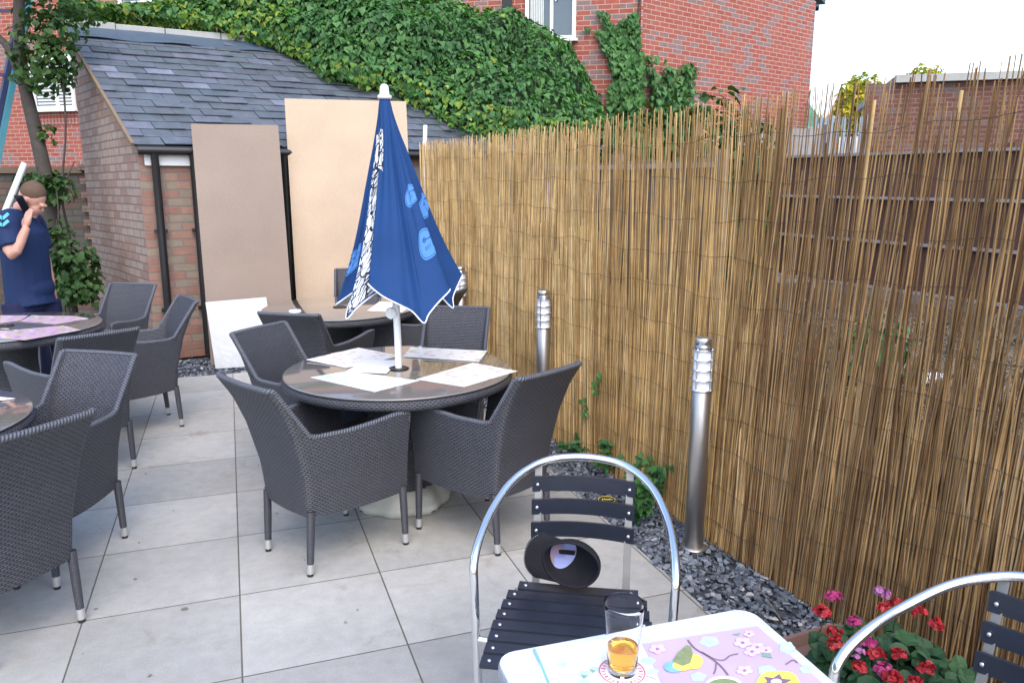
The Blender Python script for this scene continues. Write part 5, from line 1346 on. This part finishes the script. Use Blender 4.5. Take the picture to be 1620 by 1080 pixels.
# ------------------------------------------------------------------ weeds by the screen
WG='green weeds growing at the foot of the reed screen'
for i,(px,py,hh_,nl,lab) in enumerate(((918,712,.18,26,'small weed left of the straw screen foot, beside the umbrella chair'),(975,742,.22,40,'leafy weed behind the top of the bistro chair arch'),(1008,820,.34,120,'bushy green weed behind the right of the bistro chair slats'),(1045,790,.30,60,'weed right beside the nearest bollard light'))):
    p=atz(px,py+12,0); w=empty('weed',p); tag(w,lab,'weed',WG); b=MB(); bs=MB()
    for k in range(nl//6+2):
        a=random.uniform(0,6.3); tip=Vector((math.cos(a)*random.uniform(.03,.14),math.sin(a)*random.uniform(.03,.10),hh_*random.uniform(.5,1.05))); bs.tube([Vector(),tip*.5+Vector((0,0,.03)),tip],[.003,.0025,.0015],4)
        for j in range(6):
            q_=tip*random.uniform(.35,1.0); d=Vector((random.uniform(-1,1),random.uniform(-1,.6),random.uniform(-.2,.3))); leaf(b,q_,Vector((random.uniform(-.4,.4),-.4,1)),d,random.uniform(.035,.075),.62)
    b.build('leaves',M['weed'],w); bs.build('stem',M['weed'],w)
for px,py in((952,590),(930,628)):
    s=hitlen(px,py,FP,FU); p=FP+FU*s+FN*.03; p.z=atD(px,py,p.y).z; b=MB()
    for k in range(7): leaf(b,rv(.02)+UP(-.02*k),Vector((-.6,-1,.3))+rv(.3),Vector((random.uniform(-.6,.6),0,-1)),random.uniform(.03,.05),.8)
    o=b.build('creeper_sprig',M['ivy']); o.location=p; tag(o,'small ivy sprig poking through the straw screen %s'%('upper of the two' if py<600 else 'lower of the two'),'sprig')
# round tin with yellow lettering on the gravel edge
p=atz(960,791,.012); o=MB().lathe([(.001,0),(.050,0),(.053,.006),(.050,.012),(.001,.012)],28).build('round_tin_lid',M['black']); o.location=(p.x,p.y,.004); tag(o,'black round tin lid with yellow ring at the paving edge behind the bistro chair','tin lid')
MB().lathe([(.043,.0125),(.043,.0135),(.047,.0135),(.047,.0125)],28).build('yellow_ring',M['yellowprint'],o)
b=MB()
for k in range(5): b.box((-.024+k*.012,.0+.003*math.sin(k*2),.0135),(.007,.02,.001),.2*k)
b.build('yellow_mark',M['yellowprint'],o)
b=MB(); random.seed(3)
for i in range(150):
    p=pv(random.uniform(-3.5,1.7),random.uniform(-1.2,4.0),.002); 
    leaf(b,p,Vector((random.gauss(0,.2),random.gauss(0,.2),1)),rv(),random.uniform(.006,.020),.6,.4)
tag(b.build('leaf_litter',M['twig']),'small dry leaf bits and crumbs scattered over the paving','litter',kind='stuff')
# dry stalk on the gravel
p=atz(1240,990,0); o=MB().tube([Vector((0,0,.01)),Vector((-.03,.06,.05)),Vector((-.06,.15,.09))],[.0015,.0015,.001],5).build('dry_stalk',M['twig']); o.location=p; tag(o,'thin dry stalk lying on the slate chippings beside the trough','stalk')
# pub wall behind the camera is left out: nothing of it shows
# ------------------------------------------------------------------ light
w=bpy.data.worlds.new("World"); scene.world=w; w.use_nodes=True; nt=w.node_tree; bg=nt.nodes['Background']
sky=nt.nodes.new('ShaderNodeTexSky'); sky.sky_type='NISHITA'; sky.sun_disc=False; SE,SR=R(52),R(165)
sky.sun_elevation=SE; sky.sun_rotation=SR; sky.air_density=1.0; sky.dust_density=2.0; sky.ozone_density=1.0
nt.links.new(sky.outputs[0],bg.inputs[0]); bg.inputs[1].default_value=.15
sd=bpy.data.lights.new('sun','SUN'); sd.energy=.5; sd.angle=R(60); sd.color=(1,.95,.88); so=bpy.data.objects.new('sun',sd); COL.objects.link(so)
dr=Vector((math.sin(SR)*math.cos(SE),math.cos(SR)*math.cos(SE),math.sin(SE))); so.rotation_euler=(-dr).to_track_quat('-Z','Y').to_euler()
vs_=scene.view_settings; vs_.view_transform='Standard'; vs_.look='None'; vs_.exposure=1.7; vs_.gamma=1
